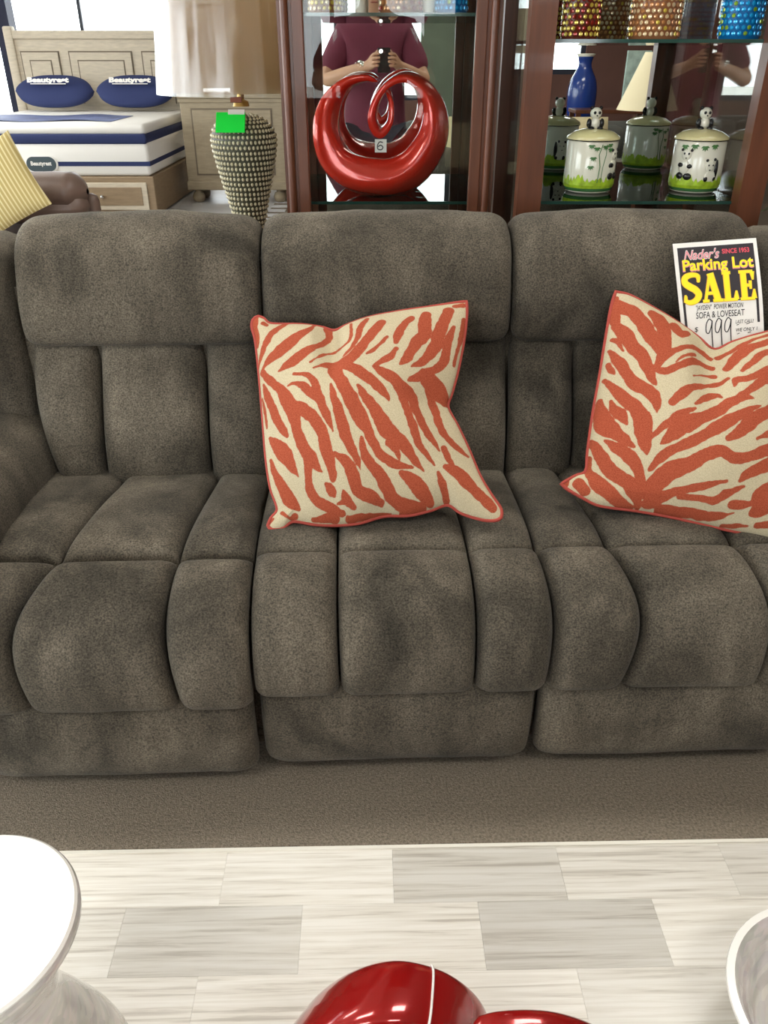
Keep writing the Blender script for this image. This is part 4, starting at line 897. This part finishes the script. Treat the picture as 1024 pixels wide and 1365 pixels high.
yp = thing('striped_cushion', 'yellow striped cushion propped on the brown leather loveseat', 'pillow', (-2.09, 4.60, .724)); yp.rotation_euler = (Matrix.Rotation(R(60), 4, 'X') @ Matrix.Rotation(R(31), 4, 'Z')).to_euler()
n = 36; u = np.linspace(-1, 1, n); U, V = np.meshgrid(u, u); th = .06 * (np.clip(1 - U ** 2, 0, 1) * np.clip(1 - V ** 2, 0, 1)) ** .45; sh = 1 - .07 * (1 - np.maximum(abs(U), abs(V))) * 0
mbp = MB().grid(np.stack([U * .23 * (1 - .05 * (1 - V * V)), V * .23 * (1 - .05 * (1 - U * U)), th], -1)); mbp.grid(np.stack([U * .23 * (1 - .05 * (1 - V * V)), V * .23 * (1 - .05 * (1 - U * U)), -th], -1)[::-1])
obj('cushion_cover', mbp, stripe_mat(), yp, True)

# ---------------------------------------------------------------- leafy plant at the right of the wide curio
pl = thing('potted_plant', 'green leafy potted plant at the right side of the wide curio', 'plant', (1.16, 2.32, 0))
obj('pot', MB().lathe([(.10, .001), (.12, .05), (.14, .26), (.15, .28), (.13, .28), (.12, .24)], 28), M_dk, pl, True, 40)
obj('stem', MB().tube([(0, 0, .22), (.01, .01, .6), (-.02, 0, 1.05)], [.012, .010, .006], 8), M_green, pl, True)
for i in range(26):
    a = i * 2.4; z = .45 + .62 * i / 26; L_ = .19 - .003 * i
    d = Vector((math.cos(a), math.sin(a), .35)); sd = Vector((-math.sin(a), math.cos(a), 0)) * .032; p0 = Vector((0, 0, z))
    v = [p0, p0 + d * L_ * .4 + sd, p0 + d * L_ * .8 + sd * .7 + Vector((0, 0, -.02)), p0 + d * L_ + Vector((0, 0, -.05)), p0 + d * L_ * .8 - sd * .7 + Vector((0, 0, -.02)), p0 + d * L_ * .4 - sd, p0 + d * L_ * .4 + Vector((0, 0, -.008)), p0 + d * L_ * .8 + Vector((0, 0, -.03))]
    obj('leaf', MB().add([tuple(q) for q in v], [(0, 1, 6), (0, 6, 5), (1, 2, 7, 6), (6, 7, 4, 5), (2, 3, 7), (7, 3, 4)]), M_green if i % 3 else M_lime, pl, True)

# ---------------------------------------------------------------- pearl stool and pearl bowl in the foreground
def pearl_mat():
    m = bpy.data.materials.new('pearl_shell'); m.use_nodes = True; N = m.node_tree.nodes; L = m.node_tree.links; p = N['Principled BSDF']
    tc = N.new('ShaderNodeTexCoord'); mp = N.new('ShaderNodeMapping'); mp.inputs['Scale'].default_value = (1, 1, 3); L.new(tc.outputs['Object'], mp.inputs['Vector'])
    v = N.new('ShaderNodeTexVoronoi'); v.inputs['Scale'].default_value = 38; L.new(mp.outputs[0], v.inputs['Vector'])
    n = N.new('ShaderNodeTexNoise'); n.inputs['Scale'].default_value = 9; n.inputs['Distortion'].default_value = 1.5; L.new(tc.outputs['Object'], n.inputs['Vector'])
    r = N.new('ShaderNodeValToRGB'); e = r.color_ramp.elements; e[0].position = .3; e[0].color = lin(190, 182, 154); e[1].position = .75; e[1].color = lin(226, 218, 202); k = r.color_ramp.elements.new(.5); k.color = lin(216, 196, 178)
    L.new(n.outputs['Fac'], r.inputs['Fac'])
    x = N.new('ShaderNodeMix'); x.data_type = 'RGBA'; x.inputs['Factor'].default_value = .13; L.new(r.outputs[0], x.inputs[6]); L.new(v.outputs['Color'], x.inputs[7])
    h = N.new('ShaderNodeHueSaturation'); h.inputs['Saturation'].default_value = .3; L.new(x.outputs[2], h.inputs['Color']); L.new(h.outputs[0], p.inputs['Base Color'])
    p.inputs['Roughness'].default_value = .18; p.inputs['Coat Weight'].default_value = .8; p.inputs['Metallic'].default_value = .15
    return m


M_pearl = pearl_mat(); M_gloss = mat('white_lacquer', lin(250, 248, 242), .2, coat=.6)
st = thing('pearl_stool', 'white topped hourglass stool with pearl shell sides on the marble tiles', 'stool', (-.524, .613, .001))
obj('stool_top', MB().lathe([(.10, .395), (.128, .398), (.1365, .408), (.137, .416), (.1335, .4195), (.001, .42)], 72), M_gloss, st, True, 40)
obj('stool_body', MB().lathe([tuple(p) for p in catmull([(.150, 0), (.152, .02), (.140, .07), (.118, .13), (.095, .19), (.085, .235), (.088, .28), (.104, .33), (.124, .375), (.132, .3995)], 6)], 72), M_pearl, st, True)
obj('pearl_rim', MB().lathe([(.1335, .398), (.1395, .402), (.1395, .411), (.1355, .414)], 72, caps=False), M_pearl, st, True)
bw = thing('pearl_bowl', 'large white rimmed bowl with pearl shell lining on the marble tiles', 'bowl', (.690, .675, .001))
bp = [(.06, 0), (.075, .004), (.11, .03), (.145, .07), (.166, .112), (.1705, .120), (.169, .1245), (.158, .1255)]
obj('bowl_shell', MB().lathe(bp, 80, caps=False).lathe([(.001, .0), (.06, 0)], 80, caps=False), M_gloss, bw, True, 60)
bi = [(.158, .1255), (.153, .121), (.149, .112), (.140, .090), (.134, .087), (.118, .055), (.110, .052), (.085, .026), (.076, .024), (.04, .012), (.001, .010)]
obj('pearl_lining', MB().lathe(bi, 80, caps=False), M_pearl, bw, True, 30)

# ---------------------------------------------------------------- the photographer, seen in the curio mirrors
def skin(name, V, Ed, m, parent, sub=2):
    me = bpy.data.meshes.new(name); me.from_pydata([v[:3] for v in V], Ed, []); o = bpy.data.objects.new(name, me); COL.objects.link(o)
    o.modifiers.new('Skin', 'SKIN'); s = o.modifiers.new('Sub', 'SUBSURF'); s.levels = sub; s.render_levels = sub
    for i, v in enumerate(V):
        r = v[3] if hasattr(v[3], '__len__') else (v[3], v[3]); me.skin_vertices[0].data[i].radius = r
    me.skin_vertices[0].data[0].use_root = True
    dg = bpy.context.evaluated_depsgraph_get(); e = o.evaluated_get(dg); m2 = bpy.data.meshes.new_from_object(e)
    o.modifiers.clear(); o.data = m2; bpy.data.meshes.remove(me)
    m2.materials.clear(); m2.materials.append(m); m2.shade_smooth(); o.parent = parent; return o


PX, PY = -.06, -.46
per = thing('person', 'person in a maroon t-shirt holding up a phone, reflected in the curio mirror', 'person', (PX, PY, 0))
# joints: pelvis 0, waist, chest, neck base, neck, head, crown
V = [(0, 0, .98, (.145, .11)), (0, .01, 1.12, (.14, .11)), (0, 0, 1.32, (.19, .125)), (0, -.01, 1.47, (.12, .09)), (0, 0, 1.56, .062), (0, .03, 1.66, (.082, .095)), (0, .02, 1.76, (.085, .098)), (0, .01, 1.82, (.05, .06))]
Ed = [(0, 1), (1, 2), (2, 3), (3, 4), (4, 5), (5, 6), (6, 7)]
hands = {}
for s in (-1, 1):
    b = len(V); ex, ey = s * .315, .10
    hx, hy, hz = (.06 + s * .055) , .405, 1.315
    V += [(s * .175, -.01, 1.45, .075), (s * .24, .02, 1.33, .062), (ex, ey, 1.20, .047), ((ex + hx) / 2 + s * .02, (ey + hy) / 2, 1.245, .041), (hx + s * .025, hy - .045, hz - .022, .028), (hx + s * .012, hy, hz, (.032, .022))]
    Ed += [(3, b), (b, b + 1), (b + 1, b + 2), (b + 2, b + 3), (b + 3, b + 4), (b + 4, b + 5)]; hb_ = b + 5
    # four fingers curl round the phone's edge towards its back, the thumb stays on the screen side
    for q in range(4):
        z = hz + .030 - .020 * q; ln = (.9, 1.0, .95, .8)[q]; f0 = len(V)
        V += [(hx + s * .010, hy + .020, z, .010), (hx + s * .004, hy + .046 * ln, z + .004, .009), (hx - s * .016, hy + .058 * ln, z + .006, .008), (hx - s * .034 * ln, hy + .058 * ln, z + .006, .007)]
        Ed += [(hb_, f0), (f0, f0 + 1), (f0 + 1, f0 + 2), (f0 + 2, f0 + 3)]
    f0 = len(V); V += [(hx - s * .002, hy - .008, hz + .028, .011), (hx - s * .018, hy - .002, hz + .048, .010), (hx - s * .034, hy + .004, hz + .058, .008)]; Ed += [(hb_, f0), (f0, f0 + 1), (f0 + 1, f0 + 2)]
    b = len(V)
    V += [(s * .10, 0, .90, .105), (s * .105, .01, .70, .088), (s * .11, .02, .50, .062), (s * .11, -.01, .32, .058), (s * .11, -.03, .10, .040), (s * .115, .02, .045, .042), (s * .125, .13, .035, (.045, .032))]
    Ed += [(0, b), (b, b + 1), (b + 1, b + 2), (b + 2, b + 3), (b + 3, b + 4), (b + 4, b + 5), (b + 5, b + 6)]
body = skin('body', V, Ed, M_skin, per)
obj('nose', MB().ball((0, .132, 1.665), (.013, .018, .02)), M_skin, per, True)
for s in (-1, 1):
    obj('ear', MB().ball((s * .086, .02, 1.67), (.012, .02, .03)), M_skin, per, True)
    obj('eye', MB().ball((s * .032, .112, 1.695), (.013, .01, .008)), M_cer, per, True)
    obj('shoe', MB().ball((s * .12, .07, .042), (.055, .14, .041), 16, 10), M_dk, per, True)
obj('mouth', MB().ball((0, .122, 1.62), (.024, .008, .006)), mat('lips', lin(160, 84, 76), .5), per, True)
obj('hair', MB().ball((0, -.005, 1.765), (.098, .108, .085), 18, 12), M_hair, per, True)
sv = [(0, 0, .76, (.225, .18)), (0, 0, .92, (.225, .175)), (0, .01, 1.12, (.205, .16)), (0, 0, 1.32, (.212, .15)), (0, -.01, 1.475, (.135, .10)), (0, 0, 1.53, (.085, .075))]; se = [(0, 1), (1, 2), (2, 3), (3, 4), (4, 5)]
for s in (-1, 1):
    b = len(sv); sv += [(s * .18, -.01, 1.45, .096), (s * .245, .02, 1.33, .088), (s * .295, .075, 1.235, .082)]; se += [(4, b), (b, b + 1), (b + 1, b + 2)]
skin('t_shirt', sv, se, M_shirt, per)
tv = [(0, 0, .97, (.172, .132))]; te = []
for s in (-1, 1):
    b = len(tv); tv += [(s * .10, 0, .88, .118), (s * .105, .01, .70, .102), (s * .11, .02, .50, .082), (s * .11, -.01, .30, .076), (s * .11, -.02, .09, .066)]; te += [(0, b), (b, b + 1), (b + 1, b + 2), (b + 2, b + 3), (b + 3, b + 4)]
skin('trousers', tv, te, M_trouser, per)
wx, wy, wz = (.005 - .027), .40 - .066, 1.285
obj('wrist_watch', MB().lathe([(.036, -.012), (.040, -.006), (.040, .006), (.036, .012)], 20, caps=False).xf(Matrix.Translation((-.075, .325, 1.282)) @ Matrix.Rotation(R(55), 4, 'Y') @ Matrix.Rotation(R(30), 4, 'X')), M_chrome, per, True)
# phone, its back to the sofa; the lens sits where the camera stands
ph = thing('phone', 'black phone held upright in both hands with its flash lit', 'phone', (0, -.0095, 1.36)); ph.rotation_euler = (R(-29.7), 0, 0)
obj('phone_body', MB().box(-.037, .037, -.0085, -.001, -.125, .022, .003), M_phone, ph)
obj('screen', MB().box(-.034, .034, -.0092, -.0086, -.118, .016), mat('screen_glow', lin(120, 116, 108), .3, emit=.8), ph)
obj('camera_ring', MB().lathe([(.0045, 0), (.006, 0), (.006, .0012), (.0045, .0012)], 20, caps=False).xf(Matrix.Rotation(R(-90), 4, 'X') @ Matrix.Translation((0, 0, -.001))), M_chrome, ph)
obj('flash', MB().lathe([(.0, 0), (.009, 0), (.009, .0012), (.0, .0012)], 20).xf(Matrix.Translation((-.018, -.001, .004)) @ Matrix.Rotation(R(-90), 4, 'X')), mat('flash_led', (1, .98, .95, 1), .3, emit=60), ph)

# ---------------------------------------------------------------- showroom behind the photographer (it shows in the curio mirrors)
def plain_sofa(label, loc, rz, w, m, cushions):
    t = thing('showroom_sofa', label, 'sofa', loc, rz); h = w / 2
    obj('sofa_base', MB().box(-h, h, -.42, .42, .06, .40, .04), m, t, True, 50); obj('sofa_back', MB().box(-h, h, .24, .46, .38, .86, .07), m, t, True, 50)
    for s in (-1, 1): x = sorted((s * (h - .18), s * h)); obj('arm', MB().box(x[0], x[1], -.44, .42, .06, .62, .06), m, t, True, 50)
    k = 3; ww = (w - .38) / k
    for i in range(k): obj('seat_cushion', MB().box(-h + .19 + ww * i, -h + .19 + ww * (i + 1), -.42, .24, .40, .54, .05), m, t, True, 50); obj('back_cushion', MB().box(-h + .19 + ww * i, -h + .19 + ww * (i + 1), .10, .27, .54, .84, .06), m, t, True, 50)
    for i, (x, mm) in enumerate(cushions):
        p = thing('throw_pillow', ('beige cushion at the left of the grey showroom sofa', 'beige cushion at the right of the grey showroom sofa')[i], 'pillow', (0, 0, 0)); c = Matrix.Rotation(rz, 4, 'Z') @ Vector((x, .02, .72)); p.location = Vector(loc) + c; p.rotation_euler = (R(70), 0, rz)
        u = np.linspace(-1, 1, 16); U, V2 = np.meshgrid(u, u); th = .07 * (np.clip(1 - U ** 2, 0, 1) * np.clip(1 - V2 ** 2, 0, 1)) ** .45
        q = MB().grid(np.stack([U * .2, V2 * .2, th], -1)); q.grid(np.stack([U * .2, V2 * .2, -th], -1)[::-1]); obj('cushion_cover', q, mm, p, True)


M_grey = mat('grey_upholstery', lin(92, 92, 88), .9); M_beige = mat('beige_cloth', lin(206, 190, 150), .85)
plain_sofa('grey showroom sofa behind the photographer', (1.15, -1.75, 0), R(180), 2.0, M_grey, ((-.45, M_beige), (.5, M_beige)))
plain_sofa('dark brown showroom sofa by the front windows', (-1.5, -2.4, 0), R(175), 2.0, mat('dark_upholstery', lin(62, 54, 50), .9), ())
w_ = thing('tall_screen', 'grey green folding screen in front of the shop windows', 'screen', (.62, -2.75, 0))
for i in range(2): obj('screen_panel', MB().box(-.30 + .30 * i, -.005 + .30 * i, -.02, .02, .02, 1.62, .006), mat('screen_green', lin(104, 110, 94), .7, var=.1), w_)
w_ = thing('wooden_wardrobe', 'tall brown wardrobe standing by the terracotta wall', 'wardrobe', (2.75, -2.2, 0)); obj('wardrobe_body', MB().box(-.4, .4, -.28, .28, .001, 1.95, .01), mat('walnut', lin(112, 76, 60), .5, var=.15, vstretch=(4, 4, .5)), w_)
for s in (-1, 1): d = obj('door', MB().box(min(s * .005, s * .385), max(s * .005, s * .385), .281, .30, .08, 1.9, .004), mat('walnut_door', lin(124, 86, 68), .45, var=.15), w_); obj('knob', MB().ball((s * .04, .315, 1.0), .014), M_chrome, d)
for i, (x, y, lb) in enumerate(((1.25, -3.1, 'floor lamp with cream drum shade behind the grey showroom sofa'), (1.78, -.75, 'floor lamp with cone shade at the right of the grey showroom sofa'))):
    t = thing('floor_lamp', lb, 'lamp', (x, y, 0), 0, 'floor lamps behind the photographer'); obj('base', MB().lathe([(.14, .001), (.14, .015), (.02, .03), (.012, .05)], 24), M_dk, t, True, 40); zt = (1.45, 1.12)[i]; obj('pole', MB().tube([(0, 0, .04), (0, 0, zt)], .010, 10), M_dk, t, True)
    obj('lamp_shade', MB().lathe([(.20, zt - .1), ((.19, .06)[i], zt + .24)], 32, caps=False), mat('cream_shade', lin(236, 220, 184), .8), t, True)
t = thing('tall_vase', 'deep blue floor vase by the front windows', 'vase', (1.80, -2.9, 0)); obj('vase_body', MB().lathe([tuple(p) for p in catmull([(.09, .001), (.10, .2), (.09, .6), (.13, .95), (.12, 1.12), (.06, 1.25), (.07, 1.33)], 6)], 32), mat('cobalt_glaze', lin(30, 62, 140), .2, coat=.5), t, True); obj('vase_lip', MB().lathe([(.065, 1.32), (.085, 1.345), (.06, 1.35)], 32, caps=False), M_cer, t, True)
t = thing('console_table', 'dark narrow console table in front of the blue floor vase', 'table', (1.97, -2.5, 0)); obj('table_top', MB().box(-.33, .33, -.16, .16, .90, .93, .004), M_cherry, t)
for sx in (-.30, .30):
    for sy in (-.13, .13): obj('leg', MB().box(sx - .02, sx + .02, sy - .02, sy + .02, .001, .90), M_cherry, t)
t = thing('leaning_panel', 'pale blue green flecked panel standing on the narrow console table', 'panel', (2.14, -2.42, .931)); obj('panel_board', MB().box(-.10, .10, -.015, .015, 0, .44, .004), mat('flecked_panel', lin(176, 196, 186), .6, var=.25, vscale=14), t)
t = thing('patterned_ottoman', 'grey ottoman near the photographer covered in a dark maze weave', 'ottoman', (1.0, -.55, 0)); obj('ottoman_body', MB().box(-.34, .34, -.24, .24, .06, .46, .05), mat('maze_weave', lin(96, 96, 96), .9, var=.5, vscale=16, vstretch=(1, 1, .4)), t, True, 50)
for sx in (-.28, .28):
    for sy in (-.18, .18): obj('foot', MB().lathe([(.02, .001), (.03, .06)], 12, (sx, sy, 0)), M_dk, t)
